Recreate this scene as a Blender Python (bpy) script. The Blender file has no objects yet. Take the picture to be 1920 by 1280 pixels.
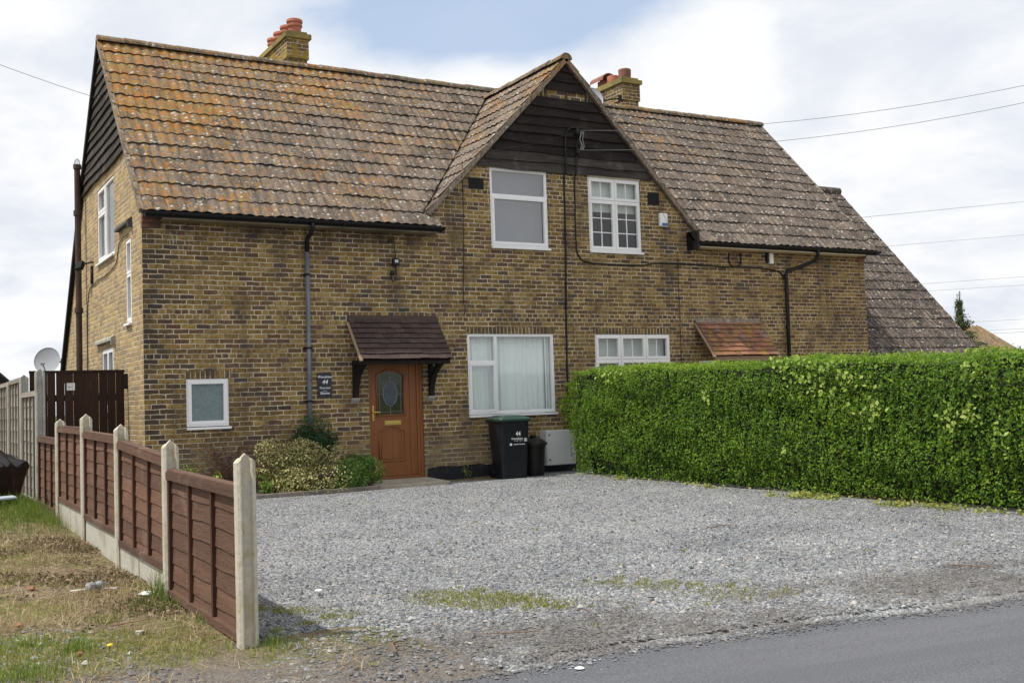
import bpy, bmesh, math, random
import numpy as np
from mathutils import Vector, Matrix
random.seed(7); RS = np.random.RandomState(11)
S = bpy.context.scene; COL = S.collection
# ------------------------------------------------------------------ camera
cam = bpy.data.cameras.new('camera'); cam.sensor_width = 36; cam.sensor_fit = 'HORIZONTAL'; cam.lens = 38.3276
cam.clip_end = 3000; cam.clip_start = .05
co = bpy.data.objects.new('camera', cam); COL.objects.link(co)
R = [[0.865989, -0.002202, 0.500057], [-0.499001, 0.061318, 0.86443], [-0.032566, -0.998116, 0.052002]]
co.matrix_world = Matrix(((R[0][0], -R[0][1], -R[0][2], -3.360998), (R[1][0], -R[1][1], -R[1][2], -16.752357),
                          (R[2][0], -R[2][1], -R[2][2], 1.272494), (0, 0, 0, 1)))
S.camera = co
# ------------------------------------------------------------------ sun, sky, exposure
SUN_DIR = Vector((-0.47, 0.07, 0.88)).normalized()           # towards the sun
sl = bpy.data.lights.new('sun', 'SUN'); sl.energy = 3.6; sl.angle = math.radians(0.9); sl.color = (1.0, .95, .86)
so = bpy.data.objects.new('sun', sl); COL.objects.link(so)
so.rotation_euler = SUN_DIR.to_track_quat('Z', 'Y').to_euler()
S.view_settings.view_transform = 'Standard'; S.view_settings.look = 'None'
S.view_settings.exposure = 0.22; S.view_settings.gamma = 1.0; S.view_settings.use_curve_mapping = False
W = bpy.data.worlds.new('World'); S.world = W; W.use_nodes = True


# ------------------------------------------------------------------ node helper
class G:
    def __init__(s, nt): s.nt = nt
    def new(s, t, **kw):
        n = s.nt.nodes.new(t)
        for k, v in kw.items(): setattr(n, k, v)
        return n
    def put(s, sock, v):
        if isinstance(v, bpy.types.NodeSocket): s.nt.links.new(v, sock)
        elif v is not None:
            if sock.type == 'RGBA' and len(v) == 3: v = (*v, 1)
            sock.default_value = v
    def m(s, op, a, b=None, c=None, clamp=False):
        n = s.new('ShaderNodeMath', operation=op, use_clamp=clamp)
        for i, v in enumerate((a, b, c)):
            if v is not None: s.put(n.inputs[i], v)
        return n.outputs[0]
    def vm(s, op, a, b=None):
        n = s.new('ShaderNodeVectorMath', operation=op)
        s.put(n.inputs[0], a)
        if b is not None: s.put(n.inputs[3] if op == 'SCALE' else n.inputs[1], b)
        return n.outputs[1] if op in ('LENGTH', 'DOT_PRODUCT', 'DISTANCE') else n.outputs[0]
    def mix(s, f, a, b, blend='MIX'):
        n = s.new('ShaderNodeMix', data_type='RGBA', blend_type=blend)
        s.put(n.inputs[0], f); s.put(n.inputs[6], a); s.put(n.inputs[7], b); return n.outputs[2]
    def noise(s, vec, scale, detail=4, rough=.55, dist=0):
        n = s.new('ShaderNodeTexNoise'); s.put(n.inputs['Vector'], vec)
        n.inputs['Scale'].default_value = scale; n.inputs['Detail'].default_value = detail
        n.inputs['Roughness'].default_value = rough; n.inputs['Distortion'].default_value = dist
        return n.outputs[0]
    def voro(s, vec, scale, feature='F1', rnd=1.0):
        n = s.new('ShaderNodeTexVoronoi', feature=feature); s.put(n.inputs['Vector'], vec)
        n.inputs['Scale'].default_value = scale; n.inputs['Randomness'].default_value = rnd
        return n
    def wn(s, vec):
        n = s.new('ShaderNodeTexWhiteNoise', noise_dimensions='3D'); s.put(n.inputs[0], vec); return n
    def ramp(s, f, stops, interp='LINEAR'):
        n = s.new('ShaderNodeValToRGB'); n.color_ramp.interpolation = interp; e = n.color_ramp.elements
        while len(e) < len(stops): e.new(.5)
        for el, (p, c) in zip(e, stops):
            el.position = p
            el.color = (*c, 1) if not isinstance(c, (int, float)) else (c, c, c, 1)
        s.put(n.inputs[0], f); return n.outputs[0]
    def step(s, v, a, b):                                       # smooth 0..1 between a and b
        n = s.new('ShaderNodeMapRange', interpolation_type='SMOOTHSTEP'); s.put(n.inputs[0], v)
        n.inputs[1].default_value = a; n.inputs[2].default_value = b; return n.outputs[0]
    def sep(s, v):
        n = s.new('ShaderNodeSeparateXYZ'); s.put(n.inputs[0], v); return n.outputs
    def comb(s, x=0., y=0., z=0.):
        n = s.new('ShaderNodeCombineXYZ')
        for i, v in enumerate((x, y, z)): s.put(n.inputs[i], v)
        return n.outputs[0]
    def obj(s): return s.new('ShaderNodeTexCoord').outputs['Object']
    def pos(s): return s.new('ShaderNodeNewGeometry').outputs['Position']
    def attr(s, name): return s.new('ShaderNodeAttribute', attribute_name=name).outputs['Fac']
    def rand(s): return s.new('ShaderNodeObjectInfo').outputs['Random']
    def bump(s, h, strength=.5, dist=.01, normal=None):
        n = s.new('ShaderNodeBump'); n.inputs['Strength'].default_value = strength; n.inputs['Distance'].default_value = dist
        s.put(n.inputs['Height'], h)
        if normal: s.put(n.inputs['Normal'], normal)
        return n.outputs[0]


def mat(name, color=(.5, .5, .5), rough=.7, metal=0., spec=.5):
    m = bpy.data.materials.new(name); m.use_nodes = True
    b = m.node_tree.nodes['Principled BSDF']
    b.inputs['Base Color'].default_value = (*color, 1); b.inputs['Roughness'].default_value = rough
    b.inputs['Metallic'].default_value = metal; b.inputs['Specular IOR Level'].default_value = spec
    g = G(m.node_tree); g.b = b.inputs; g.out = m.node_tree.nodes['Material Output']
    return m, g


# sky: Nishita air with a broken layer of bright cloud, laid out by direction in the world
def make_world():
    g = G(W.node_tree); bg = W.node_tree.nodes['Background']; bg.inputs[1].default_value = .10
    sky = g.new('ShaderNodeTexSky', sky_type='NISHITA', sun_disc=False)
    sky.sun_elevation = math.asin(SUN_DIR.z); sky.sun_rotation = math.atan2(SUN_DIR.x, SUN_DIR.y)
    sky.air_density = 1.0; sky.dust_density = 1.5; sky.ozone_density = 1.2
    d = g.vm('NORMALIZE', g.new('ShaderNodeTexCoord').outputs['Generated'])
    x, y, z = g.sep(d)
    k = g.m('ADD', g.m('MAXIMUM', z, 0.), .22)
    p = g.comb(g.m('DIVIDE', x, k), g.m('DIVIDE', y, k), 3.7)
    n1 = g.noise(g.vm('ADD', p, (1.9, .6, 0)), 1.2, 7, .52, .25)
    n2 = g.noise(g.vm('ADD', p, (7.3, 2.1, 0)), 2.6, 6, .55, .3)
    def hole(c, r):                                             # a gap in the cloud around one direction
        v = Vector(c).normalized()
        return g.step(g.vm('DISTANCE', g.vm('MULTIPLY', d, (1, 1, 1.9)), (v.x, v.y, v.z * 1.9)), r, 0.)
    h = g.m('ADD', g.m('MULTIPLY', hole((.475, .79, .385), .27), 1.7), g.m('MULTIPLY', hole((.777, .575, .254), .17), .16))
    h = g.m('ADD', h, g.m('MULTIPLY', hole((.108, .97, .219), .20), .30))
    m_ = g.m('SUBTRACT', n1, g.m('MULTIPLY', h, .34))
    mask = g.step(m_, .14, .40)
    mask = g.m('MAXIMUM', mask, .22)
    shade = g.step(n2, .30, .62)
    cl = g.mix(shade, (6.7, 7.05, 7.75), (8.7, 8.75, 8.85))
    air = g.mix(.55, sky.outputs[0], (4.6, 6.2, 8.9))
    g.put(bg.inputs[0], g.mix(mask, air, cl))
make_world()


# ------------------------------------------------------------------ mesh helpers
class MB:
    def __init__(s): s.v = []; s.f = []; s.r = []; s.cur = None
    def add(s, vs, fs):
        o = len(s.v); s.v += [tuple(v) for v in vs]; s.f += [tuple(i + o for i in f) for f in fs]
        r = random.random() if s.cur is None else s.cur
        s.r += [r] * len(vs)
    def box(s, x0, x1, y0, y1, z0, z1):
        s.add([(x0, y0, z0), (x1, y0, z0), (x1, y1, z0), (x0, y1, z0), (x0, y0, z1), (x1, y0, z1), (x1, y1, z1), (x0, y1, z1)],
              [(0, 3, 2, 1), (4, 5, 6, 7), (0, 1, 5, 4), (1, 2, 6, 5), (2, 3, 7, 6), (3, 0, 4, 7)])
    def hexa(s, p):                                             # eight corners, bottom ring then top ring
        s.add(p, [(0, 3, 2, 1), (4, 5, 6, 7), (0, 1, 5, 4), (1, 2, 6, 5), (2, 3, 7, 6), (3, 0, 4, 7)])
    def obox(s, c, a, b, d):                                    # centre and three half axes
        c, a, b, d = map(Vector, (c, a, b, d))
        s.hexa([c - a - b - d, c + a - b - d, c + a + b - d, c - a + b - d, c - a - b + d, c + a - b + d, c + a + b + d, c - a + b + d])
    def bar(s, p, q, w, h=None, up=(0, 0, 1)):
        p, q = Vector(p), Vector(q); h = h or w; t = (q - p); L = t.length; t.normalize()
        u = t.cross(Vector(up))
        if u.length < 1e-4: u = t.cross(Vector((1, 0, 0)))
        u.normalize(); w2 = u.cross(t)
        s.obox((p + q) / 2, t * L / 2, u * w / 2, w2 * h / 2)
    def poly(s, pts): s.add(pts, [tuple(range(len(pts)))])
    def prism(s, pts, off):                                     # polygon swept by a vector
        off = Vector(off); n = len(pts); a = [Vector(p) for p in pts]
        s.add(a + [p + off for p in a], [tuple(range(n))[::-1], tuple(range(n, 2 * n))] + [(i, (i + 1) % n, n + (i + 1) % n, n + i) for i in range(n)])
    def tube(s, path, r, n=8, cap=True):
        P = [Vector(p) for p in path]; rs = r if isinstance(r, (list, tuple)) else [r] * len(P)
        vs = []; fs = []; prev = None
        for i, p in enumerate(P):
            t = (P[min(i + 1, len(P) - 1)] - P[max(i - 1, 0)]).normalized()
            if prev is None:
                u = t.cross(Vector((0, 0, 1)))
                if u.length < 1e-3: u = t.cross(Vector((1, 0, 0)))
            else: u = prev - t * prev.dot(t)
            u.normalize(); prev = u; w = t.cross(u)
            for k in range(n):
                a = 2 * math.pi * k / n; vs.append(p + (u * math.cos(a) + w * math.sin(a)) * rs[i])
        for i in range(len(P) - 1):
            for k in range(n):
                fs.append((i * n + k, i * n + (k + 1) % n, (i + 1) * n + (k + 1) % n, (i + 1) * n + k))
        if cap: fs += [tuple(range(n))[::-1], tuple((len(P) - 1) * n + k for k in range(n))]
        s.add(vs, fs)
    def lathe(s, prof, c=(0, 0, 0), n=24, M=None):              # prof: (radius, height) pairs, both ends closed
        vs = []; fs = []; c = Vector(c)
        for r, h in prof:
            for k in range(n):
                a = 2 * math.pi * k / n; v = Vector((r * math.cos(a), r * math.sin(a), h))
                vs.append((M @ v if M else v) + c)
        for i in range(len(prof) - 1):
            for k in range(n): fs.append((i * n + k, i * n + (k + 1) % n, (i + 1) * n + (k + 1) % n, (i + 1) * n + k))
        fs += [tuple(range(n))[::-1], tuple((len(prof) - 1) * n + k for k in range(n))]
        s.add(vs, fs)
    def build(s, name, m, parent=None, smooth=False, bevel=0., local=False, sub=0):
        me = bpy.data.meshes.new(name); vs = s.v
        if parent and not local:
            r = parent
            while r.parent: r = r.parent
            L = r.location; vs = [(a - L.x, b - L.y, c - L.z) for a, b, c in vs]
        me.from_pydata(vs, [], s.f); me.update()
        bm = bmesh.new(); bm.from_mesh(me); bmesh.ops.recalc_face_normals(bm, faces=bm.faces[:])
        bm.to_mesh(me); bm.free()
        at = me.attributes.new('rnd', 'FLOAT', 'POINT'); at.data.foreach_set('value', np.array(s.r, dtype=np.float32))
        me.materials.append(m)
        if smooth: me.polygons.foreach_set('use_smooth', [True] * len(me.polygons))
        o = bpy.data.objects.new(name, me); COL.objects.link(o)
        if parent: o.parent = parent
        if bevel:
            b = o.modifiers.new('bevel', 'BEVEL'); b.width = bevel; b.segments = 2; b.limit_method = 'ANGLE'; b.angle_limit = math.radians(40)
        if sub:
            b = o.modifiers.new('sub', 'SUBSURF'); b.levels = sub; b.render_levels = sub
        return o


def npmesh(name, V, F, m, parent=None, rnd=None, smooth=False, attrs=None):
    """V (n,3) world coordinates, F (k,c) faces of c corners each"""
    me = bpy.data.meshes.new(name); V = np.asarray(V, dtype=np.float32)
    if parent is not None:
        r = parent
        while r.parent: r = r.parent
        V = V - np.array(r.location, dtype=np.float32)
    F = np.asarray(F, dtype=np.int32); k, c = F.shape
    me.vertices.add(len(V)); me.vertices.foreach_set('co', V.ravel())
    me.loops.add(k * c); me.loops.foreach_set('vertex_index', F.ravel())
    me.polygons.add(k); me.polygons.foreach_set('loop_start', np.arange(0, k * c, c, dtype=np.int32))
    me.polygons.foreach_set('use_smooth', np.full(k, smooth, dtype=bool))
    me.update(calc_edges=True); me.validate()
    for an, av in dict(rnd=rnd, **(attrs or {})).items():
        if av is not None:
            at = me.attributes.new(an, 'FLOAT', 'POINT'); at.data.foreach_set('value', np.asarray(av, dtype=np.float32))
    me.materials.append(m)
    o = bpy.data.objects.new(name, me); COL.objects.link(o)
    if parent is not None: o.parent = parent
    return o


def tag(o, label, cat, group=None):
    o['label'] = label; o['category'] = cat
    if group: o['group'] = group
    return o
def thing(name, label, cat, loc=(0, 0, 0), rz=0., group=None):
    o = bpy.data.objects.new(name, None); COL.objects.link(o); o.location = loc; o.rotation_euler = (0, 0, rz)
    o.empty_display_size = .2
    return tag(o, label, cat, group)
def kind(o, k): o['kind'] = k; return o


def vnoise(x, y, seed=0, scale=1.):
    """cheap smooth value noise, about -1..1"""
    r = np.random.RandomState(seed); t = np.zeros_like(x, dtype=float)
    for i in range(9):
        a = r.uniform(0, 6.283); f = scale * r.uniform(.6, 2.6)
        t += np.sin((x * math.cos(a) + y * math.sin(a)) * f + r.uniform(0, 6.283)) * (1.3 / (1 + .35 * i))
    return t / 3.2


def sstep(v, a, b):
    t = np.clip((v - a) / (b - a), 0, 1); return t * t * (3 - 2 * t)


def gz(x, y):
    """height of the ground"""
    x = np.asarray(x, dtype=float); y = np.asarray(y, dtype=float)
    z = -.078 + .0045 * np.clip(y, -30, 0)
    z = z + (sstep(-x, 1.5, 1.9) * .19 + .05 * sstep(-x, 1.40, 1.5)) * sstep(y, -6.5, -1.5)
    return z


# ------------------------------------------------------------------ materials
def brick_mat(name, axis, soot=.5, upright=False, gauge=.0752, lichen=0., bright=1., pale=0.):
    """London stock brick; axis = horizontal coordinate used along the wall"""
    m, g = mat(name, rough=.92, spec=.2)
    X, Y, Z = g.sep(g.obj()); v = Z
    if axis == 'auto':                                          # all four sides of a stack: pick the run from the face normal
        nx = g.m('GREATER_THAN', g.m('ABSOLUTE', g.sep(g.new('ShaderNodeNewGeometry').outputs['True Normal'])[0]), .5)
        u = g.m('ADD', g.m('MULTIPLY', X, g.m('SUBTRACT', 1., nx)), g.m('MULTIPLY', Y, nx))
    else: u = X if axis == 'x' else Y
    if upright: u, v = v, u
    P = g.comb(u, v, 0)
    wob = g.new('ShaderNodeTexNoise'); g.put(wob.inputs['Vector'], P); wob.inputs['Scale'].default_value = 9; wob.inputs['Detail'].default_value = 3
    wx, wy, wz = g.sep(wob.outputs['Color'])
    u2 = g.m('ADD', u, g.m('MULTIPLY', g.m('SUBTRACT', wx, .5), .032)); v2 = g.m('ADD', v, g.m('MULTIPLY', g.m('SUBTRACT', wy, .5), .024))
    w, h = .226, gauge
    if upright: w = .34
    rowf = g.m('DIVIDE', v2, h); row = g.m('FLOOR', rowf)
    rr = g.wn(g.comb(row, 3.3, 1.7))
    rv = rr.outputs['Value']; rc = g.sep(rr.outputs['Color'])
    hd = g.m('GREATER_THAN', rv, .86) if not upright else 0.
    ww = g.m('SUBTRACT', w, g.m('MULTIPLY', hd, w / 2)) if not upright else w
    off = g.m('ADD', g.m('MULTIPLY', g.m('MODULO', g.m('ABSOLUTE', row), 2.), .5), g.m('MULTIPLY', rc[1], .22)) if not upright else 0.
    colf = g.m('ADD', g.m('DIVIDE', u2, ww), off); col = g.m('FLOOR', colf)
    fu = g.m('MULTIPLY', g.m('SUBTRACT', colf, col), ww); fv = g.m('MULTIPLY', g.m('SUBTRACT', rowf, row), h)
    e = g.m('MINIMUM', g.m('MINIMUM', fu, g.m('SUBTRACT', ww, fu)), g.m('MINIMUM', fv, g.m('SUBTRACT', h, fv)))
    fine = g.noise(P, 60, 3, .6)
    e2 = g.m('ADD', e, g.m('MULTIPLY', g.m('SUBTRACT', fine, .5), .006))
    e2 = g.m('ADD', e2, g.m('MULTIPLY', g.m('SUBTRACT', g.noise(P, 7., 3, .6), .5), .007)); face = g.step(e2, .0040, .0105)
    idn = g.wn(g.comb(col, row, 9.1)); id1 = idn.outputs['Value']; c2 = g.sep(idn.outputs['Color'])
    big = g.noise(P, .55, 4, .6)
    pick = g.m('ADD', g.m('MULTIPLY', id1, .92), g.m('MULTIPLY', g.m('SUBTRACT', big, .5), soot * 1.3))
    base = g.ramp(pick, [(0., tuple(k * bright for k in (.33, .225, .075))), (.18, tuple(k * bright for k in (.265, .172, .050))), (.36, tuple(k * bright for k in (.205, .130, .038))), (.54, tuple(k * bright for k in (.160, .100, .033))),
                         (.68, tuple(k * bright for k in (.122, .076, .032))), (.79, (.145, .070, .040)), (.88, (.090, .066, .052)), (1., (.058, .046, .041))])
    mott = g.noise(g.vm('ADD', P, g.vm('SCALE', idn.outputs['Color'], 3.)), 22, 4, .65)
    base = g.mix(g.m('MULTIPLY', g.step(mott, .48, .64), .70), base, (.058, .045, .032))
    base = g.mix(g.m('MULTIPLY', g.step(mott, .46, .28), .45), base, (.40, .285, .11))
    base = g.mix(g.m('MULTIPLY', c2[1], .25), base, (.14, .115, .10))
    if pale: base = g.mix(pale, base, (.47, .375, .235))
    mort = g.mix(g.step(g.noise(P, 2.6, 5, .65), .38, .68), (.60, .52, .37), (.24, .20, .145))
    colr = g.mix(face, mort, base)
    dirt = g.noise(g.comb(g.m('MULTIPLY', u, 1.6), g.m('MULTIPLY', v, .45), 4.), 1.3, 5, .62)
    colr = g.mix(g.m('MULTIPLY', g.step(dirt, .48, .68), soot * 1.15), colr, (.052, .043, .034))
    if axis == 'x' and not upright:                              # soot on the corner bricks, lime runs under the eaves, damp low down
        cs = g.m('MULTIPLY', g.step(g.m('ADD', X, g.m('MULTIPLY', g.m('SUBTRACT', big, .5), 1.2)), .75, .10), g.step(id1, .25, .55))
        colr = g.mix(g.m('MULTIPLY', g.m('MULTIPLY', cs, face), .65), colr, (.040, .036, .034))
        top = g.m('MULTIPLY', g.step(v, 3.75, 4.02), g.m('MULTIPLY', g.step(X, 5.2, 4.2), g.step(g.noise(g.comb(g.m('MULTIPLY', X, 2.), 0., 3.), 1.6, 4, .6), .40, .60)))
        colr = g.mix(g.m('MULTIPLY', top, .72), colr, (.036, .031, .027))  # shade below the left eaves, painted into the brick as a patchy dark band
        run = g.m('MULTIPLY', g.m('MULTIPLY', g.step(X, .30, .42), g.step(X, .86, .72)), g.m('MULTIPLY', g.step(v, 3.55, 3.80), g.step(v, 4.06, 3.98)))
        run = g.m('MULTIPLY', run, g.step(g.noise(g.comb(g.m('MULTIPLY', X, 34.), g.m('MULTIPLY', v, 4.), 0.), 1., 4, .7), .53, .66))
        colr = g.mix(g.m('MULTIPLY', run, .8), colr, (.50, .47, .40))
        low = g.m('MULTIPLY', g.step(g.m('ADD', v, g.m('MULTIPLY', g.m('SUBTRACT', big, .5), .8)), .85, .25), .40)
        colr = g.mix(low, colr, g.mix(fine, (.20, .155, .11), (.34, .28, .20)))
    if lichen:
        li = g.noise(P, 6, 4, .6); colr = g.mix(g.m('MULTIPLY', g.step(li, .44, .60), lichen), colr, (.30, .205, .025))
    g.put(g.b['Base Color'], colr)
    hgt = g.m('ADD', g.m('MULTIPLY', face, .8), g.m('MULTIPLY', g.noise(P, 45, 4, .6), .45))
    g.put(g.b['Normal'], g.bump(hgt, .65, .012))
    return m


M = {}
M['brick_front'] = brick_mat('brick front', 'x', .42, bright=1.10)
M['brick_side'] = brick_mat('brick side', 'y', .04, bright=1.75, pale=.42)  # cleaner side bricks, lightened further so the colour stands in for sunlight
M['brick_lintel'] = brick_mat('brick lintel', 'x', .45, upright=True)
M['brick_stack'] = brick_mat('lichened stack brick', 'auto', .5, lichen=.85, bright=1.15)
M['brick_stack_dark'] = brick_mat('sooty stack brick', 'auto', .75, lichen=.15)


def tile_mat(name, orange, cx=None, grey=(.150, .122, .098), run='x', warm=0.):
    """grey concrete tiles under orange, yellow and white lichen; cx=(x0,x1) orange fades from x0 to x1"""
    m, g = mat(name, rough=.93, spec=.15)
    P = g.pos(); X, Y, Z = g.sep(P); r = g.attr('rnd')
    base = g.mix(r, tuple(c * .62 for c in grey), tuple(c * 1.25 for c in grey))
    base = g.mix(g.m('MULTIPLY', g.step(g.noise(P, 5, 5, .65), .42, .7), .5), base, (.25, .18, .14))
    base = g.mix(g.m('MULTIPLY', g.step(g.noise(P, 24, 5, .75), .48, .62), .70), base, (.055, .048, .043))
    base = g.mix(g.m('MULTIPLY', g.step(g.noise(g.vm('ADD', P, (2, 8, 5)), 15, 5, .75), .54, .66), .65), base, (.27, .245, .21))
    Q = g.comb(g.m('MULTIPLY', X if run == 'x' else Y, 15.), g.m('MULTIPLY', Y if run == 'x' else X, 1.6), g.m('MULTIPLY', Z, 1.6))
    strk = g.noise(Q, 1., 5, .65)
    base = g.mix(g.m('MULTIPLY', g.step(strk, .50, .64), .55), base, (.070, .058, .050))
    base = g.mix(g.m('MULTIPLY', g.step(strk, .47, .34), .55), base, (.30, .235, .18))
    amt = orange
    if cx: amt = g.m('MULTIPLY', g.step(X, cx[1], cx[0]), orange)
    n1 = g.noise(P, .75, 3, .55); n2 = g.noise(g.vm('ADD', P, (5, 3, 1)), 11.0, 7, .78)
    hi = g.m('MULTIPLY', g.step(Z, 4.6, 7.9), .10)
    v = g.m('ADD', g.m('ADD', g.m('MULTIPLY', n1, .40), g.m('MULTIPLY', n2, 1.0)), g.m('ADD', g.m('MULTIPLY', g.m('SUBTRACT', .5, strk), .40), g.m('ADD', g.m('MULTIPLY', amt, .20), hi)))
    li = g.step(v, .86, .99)
    lc = g.ramp(g.noise(P, 7, 4, .6), [(.34, (.37, .135, .014)), (.48, (.30, .140, .026)), (.58, (.235, .155, .035)), (.75, (.33, .25, .13))])
    c = g.mix(g.m('MULTIPLY', li, .78), base, lc)
    vo = g.voro(g.vm('ADD', P, g.vm('SCALE', g.comb(n2, n1, n2), .12)), 10.5); vd = vo.outputs['Distance']; vr = g.sep(vo.outputs['Color'])
    spot = g.m('MULTIPLY', g.step(g.m('ADD', vd, g.m('MULTIPLY', g.noise(P, 38, 3, .6), .30)), .46, .34), g.m('GREATER_THAN', vr[0], .50))
    c = g.mix(g.m('MULTIPLY', spot, .85), c, g.mix(vr[1], (.50, .48, .42), (.36, .35, .32)))
    vo2 = g.voro(P, 34.); s2 = g.m('MULTIPLY', g.step(vo2.outputs['Distance'], .40, .25), g.m('GREATER_THAN', g.sep(vo2.outputs['Color'])[0], .80))
    c = g.mix(g.m('MULTIPLY', s2, .6), c, (.40, .38, .33))
    g.put(g.b['Base Color'], c)
    g.put(g.b['Normal'], g.bump(g.m('ADD', g.noise(P, 70, 4, .7), g.m('MULTIPLY', spot, .6)), .45, .008))
    return m
M['tiles_left'] = tile_mat('lichened tiles', .90, (1.0, 9.0))
M['tiles_right'] = tile_mat('grey tiles', .25, (8., 16.), (.112, .094, .080))
M['tiles_gable'] = tile_mat('gable tiles', .45, None, (.19, .155, .125), 'y')
M['tiles_low'] = tile_mat('dark tiles', -.15, None, (.055, .049, .047))
M['ridge'] = tile_mat('ridge tiles', .35, None, (.17, .145, .10))
M['verge'] = tile_mat('verge strip', .25, None, (.24, .20, .15))


def wood_mat(name, c0, c1, dark, along, rough=.85, fine=26., bump=.35, amount=.7, lightpatch=None):
    """sawn timber, grain running along axis 0/1/2"""
    m, g = mat(name, rough=rough, spec=.2)
    P = g.obj(); sc = [fine] * 3; sc[along] = fine * .06
    r = g.attr('rnd')
    Q = g.vm('ADD', g.vm('MULTIPLY', P, tuple(sc)), g.comb(g.m('MULTIPLY', r, 37.), g.m('MULTIPLY', r, 11.), g.m('MULTIPLY', r, 23.)))
    n = g.noise(Q, 1., 5, .65, .4); n2 = g.noise(Q, 5., 3, .6)
    c = g.mix(g.ramp(n, [(.3, 0.), (.7, 1.)]), c0, c1)
    c = g.mix(g.m('MULTIPLY', g.step(n2, .52, .72), amount), c, dark)
    c = g.mix(1., c, g.mix(r, (.78, .78, .78), (1.18, 1.15, 1.12)), 'MULTIPLY')
    if lightpatch:
        c = g.mix(g.m('MULTIPLY', g.step(g.noise(P, 2.2, 5, .65), .52, .70), .6), c, lightpatch)
    g.put(g.b['Base Color'], c); g.put(g.b['Normal'], g.bump(g.m('ADD', n, n2), bump, .006))
    return m
M['weatherboard_x'] = wood_mat('black weatherboard', (.011, .0085, .008), (.028, .022, .019), (.005, .0045, .0045), 0, .8, 26, 1., .75, (.050, .040, .034))
M['weatherboard_grey'] = wood_mat('greyed weatherboard', (.030, .026, .024), (.085, .077, .070), (.010, .009, .009), 0, .85, 26, 1., .8, (.13, .12, .11))
M['weatherboard_y'] = wood_mat('side weatherboard', (.026, .022, .020), (.075, .066, .060), (.009, .008, .008), 1, .85, 26, 1., .8, (.13, .12, .11))
M['fence_brown'] = wood_mat('brown stained boards', (.118, .066, .045), (.172, .100, .070), (.055, .033, .025), 1, .85, 26, .7, .6, (.22, .14, .105))
M['fence_rail'] = wood_mat('brown stained rail', (.095, .055, .040), (.14, .083, .060), (.045, .027, .021), 1, .85, 26, .7, .6, (.20, .14, .11))
M['fence_batten'] = wood_mat('brown stained batten', (.066, .032, .022), (.10, .048, .034), (.03, .016, .012), 2, .85, 24, .4, .5)
M['fence_grey'] = wood_mat('grey weathered boards', (.22, .205, .18), (.32, .30, .27), (.11, .098, .085), 1, .9, 24, .6, .65, (.38, .345, .28))
M['fence_grey_batten'] = wood_mat('grey weathered batten', (.17, .155, .13), (.25, .23, .20), (.09, .08, .065), 2, .9, 24, .4, .5)
M['gate'] = wood_mat('dark brown gate boards', (.030, .0165, .0125), (.046, .025, .018), (.018, .010, .008), 2, .75, 20, .4, .5)
M['black_timber'] = wood_mat('black timber', (.012, .010, .009), (.022, .019, .017), (.006, .006, .006), 2, .7, 20, .4, .5)
M['pale_timber'] = wood_mat('weathered timber', (.30, .21, .14), (.38, .29, .20), (.2, .14, .09), 1, .85, 24, .3, .4)


def speckle(name, c0, c1, scale=40, rough=.85, bump=.3, dark=None, spec=.3, c2=None):
    m, g = mat(name, rough=rough, spec=spec); P = g.obj()
    n = g.noise(P, scale, 5, .65); n2 = g.noise(P, scale * .12, 4, .6)
    c = g.mix(g.ramp(n, [(.32, 0.), (.68, 1.)]), c0, c1)
    if dark: c = g.mix(g.m('MULTIPLY', g.step(n2, .48, .68), .75), c, dark)
    if c2: c = g.mix(g.m('MULTIPLY', g.step(g.noise(g.vm('ADD', P, (9, 9, 9)), scale * .25, 4, .6), .54, .66), .7), c, c2)
    g.put(g.b['Base Color'], c); g.put(g.b['Normal'], g.bump(n, bump, .006)); return m
M['concrete'] = speckle('post concrete', (.42, .395, .32), (.56, .525, .44), 34, .92, .5, (.33, .30, .20), .2, (.36, .33, .17))
M['concrete_grey'] = speckle('old post concrete', (.30, .30, .275), (.42, .41, .37), 34, .92, .5, (.24, .23, .20), .2)
M['gravel_board'] = speckle('gravel board concrete', (.40, .385, .33), (.52, .50, .44), 26, .92, .4, (.30, .27, .21), .2)
M['slab'] = speckle('doorstep concrete', (.34, .31, .25), (.46, .42, .35), 26, .92, .4, (.24, .21, .17), .2)
M['edging'] = speckle('bed edging', (.17, .15, .13), (.27, .24, .21), 26, .92, .4, (.11, .10, .085), .2)
M['upvc'] = speckle('white plastic frame', (.78, .79, .80), (.84, .84, .84), 3, .35, .03, (.72, .725, .73), .5)
M['cream_dark'] = speckle('dark brown soffit', (.16, .13, .085), (.24, .20, .13), 6, .8, .1, (.08, .065, .045), .2)  # darker brown version of the cream board, for the left soffit
M['cream'] = speckle('cream painted board', (.56, .50, .36), (.64, .58, .43), 6, .6, .08, (.44, .38, .26), .3)
M['black_plastic'] = speckle('black plastic', (.006, .006, .007), (.010, .010, .011), 8, .45, .05, None, .3)
M['grey_pipe'] = speckle('grey blue pipe', (.125, .135, .165), (.155, .165, .195), 9, .45, .05, (.10, .105, .125), .5)
M['iron_pipe'] = speckle('rusty iron pipe', (.032, .024, .020), (.062, .044, .035), 14, .7, .25, (.085, .050, .032), .4)
M['lead'] = speckle('dull lead', (.055, .055, .058), (.09, .09, .095), 12, .75, .2, None, .3)
M['terracotta'] = speckle('terracotta', (.38, .135, .085), (.50, .20, .135), 9, .85, .15, (.22, .10, .075), .3)
M['soot_pot'] = speckle('sooty terracotta', (.20, .095, .07), (.33, .14, .095), 9, .85, .15, (.06, .045, .042), .3)
M['plinth'] = speckle('black bitumen paint', (.012, .013, .017), (.024, .025, .030), 20, .8, .5, None, .3, (.05, .047, .045))
M['meter'] = speckle('grey white cabinet', (.55, .56, .57), (.60, .61, .62), 4, .45, .03, (.50, .51, .52), .5)
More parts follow.
